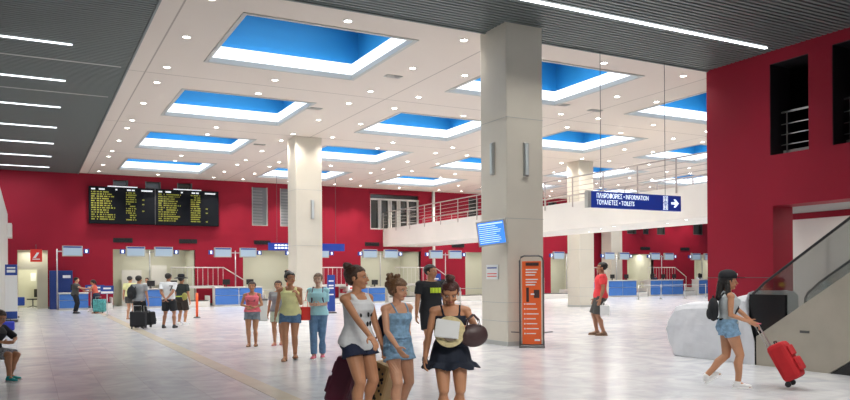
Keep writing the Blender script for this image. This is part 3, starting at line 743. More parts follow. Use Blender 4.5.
        # hand
        fd = (wr-eb).normalized(); hd = V(pose.get('hd'+side, fd)).normalized(); hd = (fd*.4+hd*.6).normalized()
        nrm = V(pose.get('palm'+side, (-q, 0, 0))); nrm = (nrm-hd*nrm.dot(hd)).normalized(); sd = hd.cross(nrm).normalized()
        if sd.y < 0 and abs(sd.y) > .2: sd = -sd
        elif abs(sd.y) <= .2 and sd.z < 0: sd = -sd
        rot = M((sd, hd, nrm)).transposed()
        mb.ell(wr+hd*.045, (.038, .055, .017), rot); curl = pose.get('curl'+side, .45)
        for k in range(4):
            b = wr+hd*.083+sd*(.028-.0185*k); l = (.040, .045, .042, .033)[k]; p = b; a = curl*.5
            for j in range(3):
                v = (hd*math.cos(a)+nrm*math.sin(a)).normalized(); e = p+v*l*(1, .68, .55)[j]
                mb.cap(p, e, .0095-.001*j, .0087-.001*j); p = e; a += curl
        b = wr+hd*.025+sd*.03; v = (hd*.7+sd*.75+nrm*.25).normalized(); e = b+v*.04; mb.cap(b, e, .012, .010)
        v = (hd*.95+sd*.2+nrm*.35).normalized(); mb.cap(e, e+v*.032, .010, .008)
        JT[side] = dict(hip=hip, kn=kn, an=an, sh=sh, eb=eb, wr=wr, FT=FT, hd=hd, nrm=nrm, grip=wr+hd*.09+nrm*.03)
    body = mb.build('body', SK[skin], t, vox=vox)
    t['_'] = 0; del t['_']
    # face
    if vox < .0125:
        for q in (-1, 1):
            e = MB().ell((q*.029, .076, 1.598), (.010, .010, .0065), fn=TH_).build('eye', EYEW, t, smooth=True)
            MB().ell((q*.029, .0855, 1.598), (.006, .0035, .006), fn=TH_, sub=1).build('iris', IRIS, e, smooth=True)
            MB().cap((q*.016, .087, 1.618), (q*.045, .079, 1.618), .003, .003, TH_).build('eyebrow', HR[hair[1]], t, smooth=True)
        MB().ell((0, .086, 1.535), (.022, .008, .0075), fn=TH_).build('lips', LIPS, t, smooth=True)
    # hair
    hb = MB(); st_ = hair[0]
    big = dict(curly=1.10).get(st_, 1.0)
    def cap_fn(p):
        x, y, z = p
        if st_ in ('short',) and z < 1.585: y = min(y, .0); 
        face = (y > .035 and z < 1.655)
        if face:
            c = V((0, -.02, 1.61)); q = c+(p-c)*.72; return TH_(q)
        return TH_(p)
    hb.ell((0, -.022, 1.632), (.084*big, .101*big, .088*big), sub=4, fn=cap_fn)
    if st_ != 'short': hb.ell((0, -.055, 1.585), (.070, .055, .07), fn=TH_)
    else: hb.ell((0, -.05, 1.59), (.072, .05, .055), fn=TH_)
    if st_ in ('bun', 'topbun'):
        c = (0, -.085, 1.70) if st_ == 'bun' else (0, -.03, 1.745)
        hb.ell(c, (.045, .045, .042), fn=TH_); hb.ell((.018, c[1]-.01, c[2]+.015), (.03, .03, .03), fn=TH_); hb.ell((-.02, c[1]+.005, c[2]+.01), (.028, .03, .028), fn=TH_)
    if st_ == 'curly':
        rr = random.Random(5)
        for k in range(26):
            a = rr.uniform(0, 2*PI); hb.ell((.06*math.cos(a), -.08+.05*math.sin(a), 1.66+rr.uniform(-.05, .09)), (.026,)*3, fn=TH_, sub=1)
        for q in (-1, 1): hb.cap((q*.08, .0, 1.62), (q*.085, .02, 1.53), .014, .008, TH_)
    if st_ == 'pony':
        hb.cap((0, -.11, 1.64), (0, -.135, 1.55), .028, .025, TH_); hb.cap((0, -.135, 1.55), (0, -.115, 1.42), .025, .012, TH_)
    if st_ == 'long':
        for q in (-1, 1):
            hb.cap((q*.065, -.03, 1.58), (q*.095, -.02, 1.42), .035, .038, TH_); hb.cap((q*.095, -.02, 1.42), (q*.10, .06, 1.27), .036, .018, TH_)
        hb.cap((0, -.08, 1.58), (0, -.10, 1.36), .055, .045, TH_)
    def wob(p): 
        n = noise.noise(p*28); return p+V((n, n, n))*.004
    hb.build('hair', HR[hair[1]], t, vox=max(.006, vox*.8), sm=2, disp=wob)
    # clothes
    def infl(r, g): return (r[0], r[1]+g, r[2]+g, r[3])
    kind, cm = top[0], top[1]
    tp = MB(); tz0 = top[2] if len(top) > 2 else .90; g = top[3] if len(top) > 3 else .014; fl = top[4] if len(top) > 4 else .012
    cv = max(.008, vox)
    if kind:
        rs = []
        zs = [tz0]+[r[0] for r in TR if r[0] > tz0+.02]
        def interp(z):
            for a, b in zip(TR, TR[1:]):
                if a[0] <= z <= b[0]:
                    u = (z-a[0])/(b[0]-a[0]); return tuple(a[i]+(b[i]-a[i])*u for i in range(4))
            return TR[0] if z < TR[0][0] else TR[-1]
        lim = dict(tank=1.355, tee=1.43, tube=1.30, cami=1.315, polo=1.44)[kind]
        for z in zs:
            if z > lim: break
            r = interp(z); loose = fl*max(0, (1.2-z)/.3)
            bust = .03 if (not male and 1.2 < z < 1.33) else 0
            rr_ = infl(r, g+loose+(.004 if z > 1.3 else 0))
            rs.append(el_ring(z, rr_[1], rr_[2]+bust*.5, rr_[3]+bust*.6, tilt=.045 if (z == tz0 and tz0 < .87 and not male) else 0))
        if kind == 'tank':
            r = interp(1.375); rs.append(el_ring(1.385, r[1]*.90, r[2]+.014, r[3], tilt=.03)); rs.append(el_ring(1.41, .088, .072, -.01, tilt=.05))
        elif kind in ('tee', 'polo'):
            r = interp(1.375); rs.append(el_ring(1.40, r[1]*.9+.012, r[2]+.008, r[3], tilt=.01)); rs.append(el_ring(1.432, .078, .07, -.01, tilt=.02))
        else:
            r = interp(lim); rs.append(el_ring(lim, r[1]+.01, r[2]+.02, r[3]+.01, tilt=-.0))
        tp.rings(rs)
        if kind == 'tank':
            for q in (-1, 1): tp.tube([T((q*.085, .075, 1.33)), T((q*.098, .03, 1.40)), T((q*.10, -.02, 1.415)), T((q*.09, -.085, 1.34))], [.03, .026, .026, .03], 10)
        if kind in ('tee', 'polo'):
            for q, sd_ in ((-1, 'L'), (1, 'R')):
                j = JT[sd_]; e = j['sh'].lerp(j['eb'], top[5] if len(top) > 5 else .62)
                tp.tube([T((q*.07, -.008, 1.385)), j['sh'].lerp(T((q*.1, 0, 1.37)), .2)+V((0, 0, .006)), j['sh'].lerp(j['eb'], .2), e], [.05, .066, .064, .064], 14); tp.ell(j['sh']+V((0, 0, .004)), (.068, .066, .066)); tp.ell(T((q*.12, -.006, 1.375)), (.06, .062, .06))
        if kind in ('cami',):
            for q in (-1, 1): tp.tube([T((q*.07, .098, 1.29)), T((q*.085, .075, 1.36)), T((q*.095, .02, 1.428)), T((q*.095, -.04, 1.425)), T((q*.08, -.095, 1.34)), T((q*.07, -.11, 1.28))], .011, 8)
    bk, bm_ = bottom[0], bottom[1]
    bt = MB()
    def pelvis_rings(m, up=1.0, gg=.016):
        m.rings([el_ring(.80, hw*.7+gg, .09+gg, -.01), el_ring(.85, hw*.93+gg, .11+gg, -.02), el_ring(.90, hw+gg, .125+gg, -.022), el_ring(.96, hw+gg-.002, .118+gg, -.012), el_ring(up, (hw+ww)/2+gg+.006, .102+gg, -.002)])
    if bk in ('shorts', 'romper'):
        frac = bottom[2] if len(bottom) > 2 else .35; r1 = bottom[3] if len(bottom) > 3 else .108
        pelvis_rings(bt, 1.03)
        for sd_ in 'LR':
            j = JT[sd_]; e = j['hip'].lerp(j['kn'], frac); bt.tube([j['hip']+V((0, 0, .03)), j['hip'].lerp(j['kn'], frac*.5), e], [.098, .102, r1], 16)
    if bk == 'trousers':
        pelvis_rings(bt, 1.03)
        for sd_ in 'LR':
            j = JT[sd_]; bt.tube([j['hip'], j['hip'].lerp(j['kn'], .5), j['kn'], j['kn'].lerp(j['an'], .5), j['an'].lerp(j['kn'], .06)], [.102, .09, .074, .072, .066], 16)
    if bk == 'skirt':
        n = 56; rs = []
        hem = bottom[2]
        for z, rx, ry, w in ((1.08, ww+.02, .105, 0), (1.0, hw*.9+.02, .12, 0), (.9, hw+.03, .14, .003), (.8, hw+.045, .16, .008), (hem+.06, hw+.085, .19, .016), (hem, hw+.125, .22, .022), (hem+.015, hw+.08, .18, .018)):
            rs.append([T(((rx+w*math.sin(9*2*PI*k/n))*math.cos(2*PI*k/n), (ry+w*math.sin(9*2*PI*k/n))*math.sin(2*PI*k/n)-.01, z+w*.8*math.cos(7*2*PI*k/n))) for k in range(n)])
        bt.rings(rs)
    if bk == 'skirt' or bk == 'romper':
        # one-piece garment: join upper part
        tmp = bpy.data.meshes.new('tmp'); tp.bm.to_mesh(tmp); bt.bm.from_mesh(tmp); tp.bm.free()
        g_ = bt.build('dress' if bk == 'skirt' else 'romper', bm_, t, vox=cv, sm=1); topo = g_
    else:
        topo = tp.build(top[6] if len(top) > 6 else 'shirt', cm, t, vox=cv, sm=1) if kind else None
        g_ = bt.build('trousers' if bk == 'trousers' else 'shorts', bm_, t, vox=cv, sm=1)
    # shoes
    for sd_ in 'LR':
        FT = JT[sd_]['FT']
        if shoe[0] == 'sneaker':
            m = MB().ell((0, -.02, .045), (.043, .052, .044), fn=FT).ell((0, .05, .042), (.044, .08, .036), fn=FT).ell((0, .11, .034), (.048, .068, .028), fn=FT).cap((0, -.01, .07), (0, .0, .085), .043, .043, FT)
            o = m.build('shoe', shoe[1], t, vox=cv, sm=2)
            MB().rings([[FT(((.048+(.006 if z < .02 else 0))*math.cos(a)*(1 if math.sin(a) > 0 else .85), .05+.13*math.sin(a), z)) for a in [2*PI*k/24 for k in range(24)]] for z in (-.005, .022)]).build('sole', WPRINT if len(shoe) < 3 else shoe[2], o)
        elif shoe[0] == 'sandal':
            o = MB().rings([[FT(((.045)*math.cos(a)*(1 if math.sin(a) > 0 else .85), .05+.135*math.sin(a), z)) for a in [2*PI*k/24 for k in range(24)]] for z in (-.008, .012)]).build('sandal', shoe[1], t)
            MB().tube([FT((-.045, .08, .01)), FT((-.03, .09, .048)), FT((.03, .09, .048)), FT((.045, .08, .01))], .011).build('strap', shoe[1], o, smooth=True)
    return t, JT, T, TH_, (topo, g_), s
DEN = cloth('denim', (.10, .20, .36), vs=20, var=.25); DENL = cloth('denim_light', (.22, .38, .55), vs=22, var=.3); JEAN = cloth('jeans', (.13, .25, .42), vs=14, var=.2)
NAVY = cloth('navy', (.012, .02, .055)); BLK = cloth('black', (.012, .014, .018)); WHT = cloth('white', (.74, .77, .80))
YEL = cloth('yellow', (.85, .84, .42)); AQUA = cloth('aqua', (.42, .78, .86)); PINK = cloth('pink', (1.0, .22, .28)); GRY = cloth('grey', (.30, .32, .34)); REDC = cloth('red', (.85, .06, .07)); CHAR = cloth('charcoal', (.07, .07, .065)); DGREY = cloth('dark_green', (.03, .04, .04))
SAND = mat('leather_tan', (.22, .13, .08), .6); WSH = mat('white_canvas', (.8, .8, .8), .6); KSH = mat('dark_shoe', (.03, .03, .035), .5); TEAL = mat('teal_shoe', (.02, .38, .38), .5); PSH = mat('pink_shoe', (.7, .15, .22), .5)

def world_of(t, p):                  # point of a person's local frame in world space
    return M.Translation(t.location) @ M.Rotation(t.rotation_euler[2], 4, 'Z') @ M.Diagonal((*t.scale, 1)) @ V(p)
def backpack(t, label, m, side=0, z=1.2, sc=1., y=-.2, straps=True):
    o = thing('backpack', label, 'backpack', world_of(t, (side, y, z)), t.rotation_euler[2])
    MB().ell((0, 0, 0), (.14*sc, .085*sc, .2*sc), sub=3).build('body', m, o, smooth=True)
    MB().ell((0, -.06*sc, -.07*sc), (.10*sc, .05*sc, .10*sc), sub=3).build('pocket', m, o, smooth=True)
    for q in (-1, 1):
        if not straps: continue
        MB().tube([(q*.08*sc, .06, .14), (q*.09, .12, .23), (q*.095, .2, .235), (q*.10, .30, .13), (q*.105, .315, .02), (q*.12, .22, -.12), (q*.1*sc, .06, -.14)], .014, 8).build('strap', m, o, smooth=True)
    MB().tube([(-.03, 0, .19*sc), (-.02, 0, .225*sc), (.02, 0, .225*sc), (.03, 0, .19*sc)], .008).build('handle', m, o, smooth=True)
    return o
# --- woman in white top (front left)
t1, J1, T1, H1, G1, s1 = person('woman in long white sleeveless top and navy shorts, hair in a bun, walking at front', 357, 8.05, 1.69, 52,
    dict(footR=(.12, .08, .09), footL=(-.12, -.02, .10), pitchL=-6, handR=(.22, .36, 1.0), elbR=(.1, -1, -.6), handL=(-.22, .12, .86), palmR=(0, 0, -1)), 'tan', ('bun', 'brown'),
    ('tank', WHT, .86, .014, .02), ('shorts', NAVY, .36, .122), ('sneaker', WSH), vox=.0065, turn=22)
mb = MB()
for (x, z) in ((-.07, 1.20), (0, 1.20), (.07, 1.20), (-.07, 1.10), (0, 1.10), (.07, 1.10)):
    mb.ell((x, .145-.03*abs(x)/.07+ (1.2-z)*-.12, z), (.016, .006, .028), sub=2)
mb.build('shirt_print', BLK, t1)
# --- woman in denim romper
t2, J2, T2, H2, G2, s2 = person('woman in strappy blue denim romper with curly tied-up hair, walking at front', 397, 8.25, 1.545, 42,
    dict(footR=(.14, .12, .09), footL=(-.14, -.14, .12), pitchL=-14, handR=(.20, .24, .93), handL=(-.20, -.02, .86)), 'mid', ('curly', 'blond'),
    ('cami', None, .98, .014, .012), ('romper', DENL, .36, .118), ('sandal', SAND), vox=.0065, turn=12, nod=8)
MB().tube([(-.09, .12, 1.03), (0, .135, 1.02), (.1, .12, 1.03), (.16, .06, 1.03)], .014).cap((.15, .08, 1.02), (.22, .12, .95), .014, .02).cap((.15, .08, 1.02), (.2, .03, .93), .014, .018).build('sash', DENL, t2, vox=.009)
# --- woman in black dress
t3, J3, T3, H3, G3, s3 = person('woman in short black dress looking down at papers, hair in a top bun', 450, 7.75, 1.535, 6,
    dict(footR=(.085, .05, .09), footL=(-.085, -.05, .09), handR=(.27, .05, .80), handL=(-.04, .235, 1.21), elbL=(-1, -.2, -.6), palmL=(0, -1, 0), hdL=(1, .1, .1), curlL=.6), 'tan', ('topbun', 'auburn'),
    ('cami', None, .98, .014, .01), ('skirt', NAVY if False else cloth('ink', (.008, .014, .03)), .72), ('sandal', SAND), vox=.0065, nod=30, turn=-6)
def facing_item(name, label, cat, t, p, rz=0): return thing(name, label, cat, world_of(t, p), t.rotation_euler[2]+rz)
o = facing_item('paper_sheet', 'folded white papers held by the woman in black dress', 'paper', t3, (.09, .30, 1.20))
MB().box(-.14, .10, -.004, .004, -.10, .075).xf(M.Rotation(-.12, 4, 'Y')).build('sheet', PAPER, o)
MB().box(-.135, .095, .006, .012, -.09, .08).xf(M.Rotation(-.16, 4, 'Y')).build('sheet', PAPER, o)
o = facing_item('straw_hat', 'straw hat with brown centre held below the papers', 'hat', t3, (.04, .262, 1.15))
STRAW = mat('straw', (.70, .60, .33), .7, var=.15, vscale=30, bump=.6, bscale=90)
rs = [[(r*math.cos(2*PI*k/40), y, r*math.sin(2*PI*k/40)) for k in range(40)] for r, y in ((.155, .004), (.157, .0), (.153, -.006), (.10, -.012), (.088, -.010), (.085, -.05), (.06, -.065), (.004, -.068))]
rs2 = [[(x, -y, z) for x, y, z in r] for r in rs]
MB().rings([[(x, -y-.02, z) for x, y, z in r] for r in rs[:5]]).build('brim', STRAW, o, smooth=False)
MB().rings([[(x, y+.0, z) for x, y, z in r] for r in rs[4:]]).build('crown', STRAW, o, smooth=True)
MB().rings([[(x*1.01, y, z*1.01) for x, y, z in [(.0895*math.cos(2*PI*k/40), yy, .0895*math.sin(2*PI*k/40)) for k in range(40)]] for yy in (-.034, -.012)]).build('hat_band', SAND, o, smooth=True)
MB().rings([[(r*math.cos(2*PI*k/32), y, r*math.sin(2*PI*k/32)) for k in range(32)] for r, y in ((.09, .020), (.088, .026), (.06, .03))]).build('lining', mat('hat_lining', (.26, .2, .15), .8), o)
LEA = mat('dark_leather', (.06, .030, .030), .4, bump=.3, bscale=10)
o = facing_item('handbag', 'dark brown slouchy handbag on the forearm of the woman in black dress', 'bag', t3, (-.20, .20, 1.10), .1); o.scale = (.86, .86, .95)
def bagfn(p): return V((p.x*(1-.25*max(0, p.z)/.12), p.y, p.z))
MB().ell((0, 0, 0), (.18, .075, .125), sub=3).ell((-.05, 0, .03), (.12, .065, .09), sub=3).build('body', LEA, o, vox=.01, sm=4)
for y in (-.03, .04): MB().tube([(-.08, y, .09), (-.06, y, .17), (0, y, .225), (.07, y, .17), (.09, y, .08)], .009).build('handle', LEA, o, smooth=True)
# --- man in black tee behind
t4, J4, T4, H4, G4, s4 = person('man in black T-shirt with yellow print, partly behind the woman in black', 431, 13.9, 1.80, 24,
    dict(footR=(.11, .0, .09), footL=(-.13, .03, .09)), 'tan', ('short', 'black'), ('tee', BLK, .86, .02, .014), ('shorts', BLK, .75, .10), ('sneaker', KSH, RUB), vox=.011, male=True, turn=28)
def curved(rx, ry, off): 
    def fn(p): return V((p.x, math.copysign(1, ry)*(abs(ry)*math.sqrt(max(.05, 1-(p.x/rx)**2)))+off+p.y*0, p.z))
    return fn
MBt = MB(); x = -.10
for wdt in (.05, .055, .05, .03):
    MBt.box(x, x+wdt-.01, .135, .145, 1.22, 1.31); x += wdt
MBt.build('shirt_print', mat('neon_print', (.65, .85, .05), .6), t4)
# --- yellow tank woman
t5, J5, T5, H5, G5, s5 = person('woman in pale yellow tank top and denim shorts with dark bun, walking towards the viewer', 290, 14.55, 1.68, 4,
    dict(footR=(.07, .16, .085), footL=(-.07, -.10, .10), pitchL=-8, handR=(.25, .02, .86), handL=(-.14, .13, 1.27), elbL=(-.1, -.3, -1), curlL=1.0), 'tan', ('bun', 'black'),
    ('tank', YEL, .87, .016, .016), ('shorts', DEN, .42, .11), ('sandal', SAND), vox=.009, turn=32)
# --- blue shirt woman
t6, J6, T6, H6, G6, s6 = person('woman in aqua shirt and blue jeans with backpack straps, walking towards the viewer', 318, 14.75, 1.65, 0,
    dict(footR=(.07, .12, .085), footL=(-.07, -.08, .09), handR=(.06, .22, 1.10), handL=(-.06, .22, 1.10), elbR=(.35, -1, -.5), elbL=(-.35, -1, -.5), palmR=(-1, 0, 0), palmL=(1, 0, 0)), 'fair', ('bun' if False else 'short', 'light'),
    ('tee', AQUA, .88, .022, .02, .8), ('trousers', JEAN), ('sneaker', PSH), vox=.009, bw=1.02)
backpack(t6, 'dark purple backpack worn by the woman in the aqua shirt', cloth('purple', (.06, .02, .10)), z=1.2)
# red bag near yellow woman
o = thing('shopping_bag', 'red shopping bag between the woman in yellow and the woman in aqua', 'bag', at(307.5, 15.6)[:2]+(.62,), 0)
MB().box(-.09, .09, -.05, .05, 0, .26).build('body', REDP, o, bevel=.01)
MB().tube([(-.05, 0, .26), (-.04, 0, .38), (.04, 0, .38), (.05, 0, .26)], .006).build('handle', REDP, o)
o.location = (world_of(t6, J6['R']['wr'])+V((-.0, .0, -.42))); o.location = world_of(t6, (.24, .1, .78))
MB().tube([(-.0, 0, .38), (.04, -.04, .58)], .006).build('strap', REDP, o)
# --- girl in pink
t7, J7, T7, H7, G7, s7 = person('girl in bright pink tank top and grey shorts, hands in front of her', 252, 17.5, 1.48, 5,
    dict(footR=(.07, .05, .085), footL=(-.07, -.05, .09), handR=(.05, .2, 1.06), handL=(-.05, .2, 1.04), elbR=(1, -.5, -.4), elbL=(-1, -.5, -.4)), 'tan', ('pony', 'brown'),
    ('tank', PINK, .92, .018, .02), ('shorts', cloth('grey_denim', (.22, .28, .33), var=.2), .45, .112), ('sandal', SAND), vox=.01)
mb = MB()
for k in range(5): mb.box(-.09+k*.038, -.065+k*.038, .128, .138, 1.20, 1.26)
mb.build('shirt_print', DPRINT, t7)
# --- girl behind
person('girl in grey top and pale shorts walking behind the woman in yellow', 278, 17.8, 1.5, 0,
    dict(footR=(.06, .12, .085), footL=(-.06, -.08, .09)), 'tan', ('pony', 'brown'), ('tee', GRY, .9, .018, .02), ('shorts', cloth('pale_green', (.6, .7, .55)), .7, .10), ('sandal', PSH), vox=.012)
# --- red shirt man
t9, J9, T9, H9, G9, s9 = person('man in red T-shirt and dark shorts standing sideways near the far columns', 600, 20.0, 1.93, -98,
    dict(footR=(.11, .06, .09), footL=(-.10, -.06, .09), handL=(-.25, .02, .86), handR=(.2, .1, .86)), 'dark', ('short', 'black'), ('tee', REDC, .88, .022, .014, .65), ('shorts', CHAR, .95, .10), ('sneaker', SAND, SAND), vox=.012, male=True, lean=-3)
o = thing('plastic_bag', 'thin white bag held by the man in red', 'bag', world_of(t9, (-.27, -.05, .48)), t9.rotation_euler[2])
MB().box(-.02, .02, -.14, .1, 0, .27).build('body', PAPER, o, bevel=.015); MB().tube([(0, -.05, .27), (0, 0, .36), (0, .05, .27)], .008).build('handle', PAPER, o)
# --- woman with cap and red suitcase
t10, J10, T10, H10, G10, s10 = person('woman in black cap, pale grey top and denim shorts walking right with a red suitcase', 728, 10.62, 1.60, 82,
    dict(footR=(.07, .10, .085), footL=(-.07, -.27, .16), pitchL=-34, yawL=0, yawR=0, handR=(.19, .20, 1.0), handL=(-.15, .36, .95), elbR=(.2, -1, -.3), hdL=(0, .8, -.5), palmL=(0, 0, -1)), 'tan', ('long', 'black'),
    ('tank', cloth('pale_grey', (.50, .55, .57)), .96, .012, .008), ('shorts', DENL, .30, .108), ('sneaker', WSH), vox=.0075, nod=4)
capo = thing('baseball_cap', 'black baseball cap worn by the woman with the red suitcase', 'cap', world_of(t10, (0, -.005, 1.635)), t10.rotation_euler[2]); capo.scale = (1.13, 1.13, 1.13)
mb = MB(); mb.rings([[(r*math.cos(2*PI*k/28)*.093, r*math.sin(2*PI*k/28)*.112, z) for k in range(28)] for r, z in ((1, 0), (1.0, .035), (.93, .065), (.75, .09), (.45, .105), (.1, .112))]); mb.build('crown', BLK, capo, smooth=True)
mb = MB(); mb.prism([(.075*math.cos(a), .085+.13*math.sin(a), .004) for a in [PI*k/12 for k in range(13)]]+[(-.082, .06, .004), (.082, .06, .004)], (0, 0, .008)); mb.build('brim', BLK, capo)
MB().box(-.02, .02, .108, .116, .035, .06).build('logo', WPRINT, capo)
backpack(t10, 'black backpack worn by the woman with the red suitcase', BLK, z=1.17, sc=.85, y=-.19)
# phone
gp = world_of(t10, J10['R']['grip']); o = thing('mobile_phone', 'small pink phone in the hand of the woman with the red suitcase', 'phone', gp, t10.rotation_euler[2])
MB().box(-.035, .035, -.03, .09, -.005, .005).build('case', PSH, o, bevel=.003)
def suitcase(label, base, rz, tilt, w, d, h, m, hl=.5, name='suitcase', spotted=None, soft=.04):
    t = thing(name, label, 'suitcase', base, rz); R = M.Rotation(-tilt, 4, 'X')
    # local: stands on wheels, handle side is +Y; tilts towards +Y
    MB().box(-w/2, w/2, -d, 0, .06, .06+h).xf(M.Translation((0, 0, .03)) @ R).build('body', m, t, bevel=soft)
    MB().box(-w*.38, w*.38, -d-.045, -d, .14, h*.62).xf(M.Translation((0, 0, .03)) @ R).build('pocket', m, t, bevel=.03)
    MB().box(-w*.36, w*.36, -d-.03, -d, h*.68, h*.95).xf(M.Translation((0, 0, .03)) @ R).build('pocket', m, t, bevel=.02)
    for q in (-1, 1): MB().tube([(q*w*.36-.015, -.03, .035), (q*w*.36+.015, -.03, .035)], .04, 14).xf(M.Translation((0, 0, .03)) @ R @ M.Translation((0, 0, 0))).build('wheel', RUB, t)
    MB().tube([(-w*.25, -.02, .06+h-.03), (-w*.25, -.02, .06+h+hl), (w*.25, -.02, .06+h+hl), (w*.25, -.02, .06+h-.03)], .011).xf(M.Translation((0, 0, .03)) @ R).build('pull_handle', STEEL, t, smooth=True)
    MB().tube([(-.07, -d*.5, .06+h), (-.06, -d*.5, .09+h), (.06, -d*.5, .09+h), (.07, -d*.5, .06+h)], .01).xf(M.Translation((0, 0, .03)) @ R).build('top_handle', RUB, t)
    if spotted:
        rr = random.Random(2); mb = MB()
        for k in range(46):
            x, z = rr.uniform(-w*.45, w*.45), rr.uniform(.1, h); mb.ell((x, -d, z), (.02, .006, .02), sub=1)
            y = -rr.uniform(.02, d-.02); mb.ell((w/2*(1 if k % 2 else -1), y, z), (.006, .018, .02), sub=1)
        mb.xf(M.Translation((0, 0, .03)) @ R).build('spots', spotted, t)
    return t
REDS = cloth('red_suitcase', (.48, .012, .018), bs=8)
# the wheels roll behind the hand: bag leans towards the woman
hw_ = world_of(t10, J10['L']['grip'])
bx, by = at(789, 10.45)[:2]
dv = V((hw_.x-bx, hw_.y-by)); rzs = math.atan2(-dv.x, dv.y); dist = dv.length
tl = math.atan2(dist, hw_.z-.03)
suitcase('red soft suitcase on wheels pulled by the woman in the black cap', (bx, by, 0), rzs, tl, .38, .25, .54, REDS, hl=max(.2, (dist**2+(hw_.z)**2)**.5-.62), soft=.06)
# luggage of the front women
suitcase('dark burgundy suitcase behind the woman in the white top', at(349, 8.75), facing(70), .35, .46, .28, .56, mat('burgundy', (.10, .008, .03), .45), hl=.3)
suitcase('tan spotted suitcase behind the woman in the denim romper', at(386, 8.95), facing(60), .3, .36, .24, .48, mat('tan_spot', (.48, .30, .12), .5), hl=.35, spotted=BLACK)
backpack(t2, 'dark backpack on the woman in the denim romper', NAVY, z=1.12, sc=.85, y=-.2, straps=False)
# --- travellers at the counters
person('man in grey shirt with black backpack seen from behind, queueing', 139, 24.3, 1.68, 172, dict(handL=(-.2, .1, .86)), 'tan', ('short', 'black'), ('tee', GRY, .88, .02, .014, .6), ('shorts', BLK, .9, .10), ('sneaker', KSH, RUB), vox=.014, male=True)
tb = bpy.data.objects[[o.name for o in bpy.data.objects if o.get('label', '').startswith('man in grey shirt')][0]]
backpack(tb, 'black backpack worn on the left shoulder of the man in grey', BLK, side=-.12, z=1.15, sc=1.1)
suitcase('black suitcase standing upright behind the man in grey', at(137, 23.4), facing(5), 0, .48, .26, .48, BLK, hl=.18)
suitcase('second black suitcase right of the upright one behind the queue', at(147, 24.2), facing(-30), .12, .36, .24, .42, BLK, hl=.2)
t12, J12, T12, _, _, _ = person('man in white T-shirt numbered 7 and black shorts, hands behind his back', 168.5, 24.15, 1.75, 178, dict(handL=(-.03, -.2, .93), handR=(.03, -.2, .93), elbL=(-1, -.2, 0), elbR=(1, -.2, 0), footL=(-.15, 0, .085), footR=(.15, 0, .085)), 'dark', ('short', 'black'), ('tee', WHT, .9, .02, .014, .7), ('shorts', BLK, .85, .105), ('sneaker', KSH, RUB), vox=.012, male=True)
text('7', .24, 'shirt_number', BLK, t12, M.Translation((.06, -.142, 1.16)) @ M.Rotation(PI/2, 4, 'X'), ext=.004)
t13, J13, _, _, _, _ = person('person in dark shirt and wide black hat, back to the viewer', 181.5, 25.7, 1.66, 165, {}, 'tan', ('short', 'black'), ('tee', DGREY, .9, .02, .014, .7), ('shorts', cloth('brown_black', (.03, .02, .015)), .9, .105), ('sneaker', WSH), vox=.014, male=True)
o = thing('sun_hat', 'wide black hat worn at the counter', 'hat', world_of(t13, (0, -.02, 1.66)), 0)
MB().rings([[(r*math.cos(2*PI*k/24), r*math.sin(2*PI*k/24), z) for k in range(24)] for r, z in ((.23, -.035), (.23, -.02), (.11, .02))]).build('brim', BLK, o, smooth=True)
MB().rings([[(r*math.cos(2*PI*k/24), r*math.sin(2*PI*k/24), z) for k in range(24)] for r, z in ((.115, 0), (.115, .09), (.08, .125), (.01, .13))]).build('crown', BLK, o, smooth=True)
o = thing('waist_bag', 'yellow and dark bag at the hip of the person in the black hat', 'bag', world_of(t13, (.17, -.10, 1.0)), t13.rotation_euler[2])
MB().ell((0, 0, 0), (.10, .07, .13), sub=3).build('body', mat('olive_bag', (.35, .33, .08), .6), o, smooth=True)
MB().tube([(-.33, -.02, .0), (-.17, -.06, .0), (0, -.02, .02)], .02).build('belt', mat('lime_strap', (.55, .65, .1), .6), o, smooth=True)
person('traveller in yellow shirt at the counter beyond the backpacked man', 130, 29.5, 1.68, 175, {}, 'mid', ('short', 'black'), ('tee', YEL, .9, .02, .014, .7), ('shorts', CHAR, .6, .105), ('sandal', SAND), vox=.016, male=True)
person('attendant in white shirt behind the second blue counter', 0, 0, 1.62, 0, {}, 'mid', ('short', 'black'), ('tee', WHT, .9, .02, .014, .8), ('trousers', NAVY), ('sneaker', KSH, RUB), vox=.018, loc=(5.75, 43.6, 0))
person('attendant in dark shirt behind the distant right counters', 0, 0, 1.7, 0, {}, 'mid', ('short', 'black'), ('tee', NAVY, .9, .02, .014, .8), ('trousers', NAVY), ('sneaker', KSH, RUB), vox=.018, loc=(43.0, 43.36, 0))
person('attendant in white shirt at the far right counter', 0, 0, 1.7, 0, {}, 'mid', ('short', 'black'), ('tee', WHT, .9, .02, .014, .8), ('trousers', NAVY), ('sneaker', KSH, RUB), vox=.018, loc=(48.2, 43.6, 0))
person('man in dark clothes reaching across at the left counter', 75, 34.8, 1.66, 100, dict(handR=(.12, .50, 1.18), handL=(-.12, .46, 1.18)), 'mid', ('short', 'black'), ('tee', CHAR, .86, .025, .014, .6), ('trousers', BLK), ('sneaker', KSH, RUB), vox=.016, male=True, lean=6)
person('woman in red patterned top leaning forward beside a teal suitcase', 96, 34.8, 1.55, -95, dict(handR=(.12, .48, 1.12), handL=(-.12, .46, 1.14)), 'tan', ('pony', 'black'), ('tank', cloth('coral', (.65, .12, .08)), .98, .014, .01), ('trousers', cloth('blue_black', (.02, .03, .06))), ('sandal', SAND), vox=.016, lean=14)
suitcase('teal patterned suitcase standing beside the leaning woman', at(98, 34.2), facing(0), 0, .52, .3, .58, mat('teal_case', (.08, .34, .34), .5, var=.5, vscale=12), hl=.1)
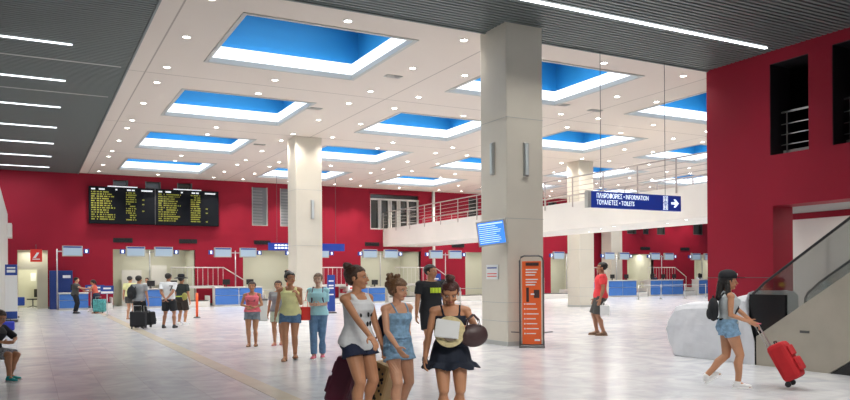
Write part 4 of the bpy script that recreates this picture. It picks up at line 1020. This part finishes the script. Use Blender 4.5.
# --- seated boy at the left edge and bench
bl = at(-10, 11.9)
fz = facing(72)
t20, J20, _, _, _, _ = person('seated boy in dark top, patterned shorts and teal shoes at the left edge', 0, 0, 1.45, 78, dict(footR=(.12, .46, .085), footL=(-.10, .30, .085), handR=(.13, .34, .72), handL=(-.13, .34, .72), elbR=(1, -.3, -.3), elbL=(-1, -.3, -.3)), 'tan', ('short', 'brown'), ('tee', BLK, .9, .025, .02, .9),
    ('shorts', cloth('check_grey', (.28, .29, .31), var=.6, vs=34), .88, .10), ('sneaker', TEAL, WPRINT), vox=.009, pelvis=.53, lean=15, nod=10, loc=bl)
t = thing('bench', 'dark row bench the boy sits on at the left edge', 'bench', bl, fz)
# seat row runs sideways to the boy
for k in (1, 2):
    x = .05+(k-1)*.6
    MB().box(x-.26, x+.26, -.30, .16, .35, .385).build('seat', STEEL, t, bevel=.02)
    MB().box(x-.26, x+.26, -.36, -.32, .46, .82).build('backrest', STEEL, t, bevel=.02)
MB().box(-.2, .95, -.08, -.03, .30, .35).build('beam', DSTEEL, t)
MB().box(-.2, .95, -.345, -.325, .38, .50).build('back_beam', DSTEEL, t)
for x in (0, .75):
    MB().tube([(x, -.32, .02), (x, .16, .02)], .022).tube([(x, -.05, .02), (x, -.05, .32)], .022).tube([(x, -.05, .32), (x, -.335, .5)], .018).build('leg', STEEL, t)
# ------------------------------------------------------------------ fill from the open side behind the camera, lamps in the front hall
w = bpy.data.worlds.new('w'); SC.world = w; w.use_nodes = True
w.node_tree.nodes['Background'].inputs[0].default_value = (.80, .88, 1, 1); w.node_tree.nodes['Background'].inputs[1].default_value = .22
for y in (1.5, 5.2, 9.0, 12.84): area('strip_light_beam', (10.5, y, H-.09), (0, 0, 0), 11, .1, 135, (1, .97, .93), math.radians(105))
for x, y in ends: area('strip_light_beam', (x-3.2, y, H-.09), (0, 0, 0), 6.2, .08, 110, (.92, .96, 1))
area('front_fill', (2.5, -2.5, H-.4), (math.radians(52), 0, math.radians(-14)), 6, 1.5, 100, (1, .95, .88), math.radians(62))  # added lamp behind the camera that brightens the people in front
vs = SC.view_settings; SC.display_settings.display_device = 'sRGB'; vs.view_transform = 'Standard'; vs.look = 'None'; vs.gamma = 1; vs.use_curve_mapping = False; vs.exposure = 0.2
for o in bpy.data.objects:
    if o.get('label') == '': del o['label']
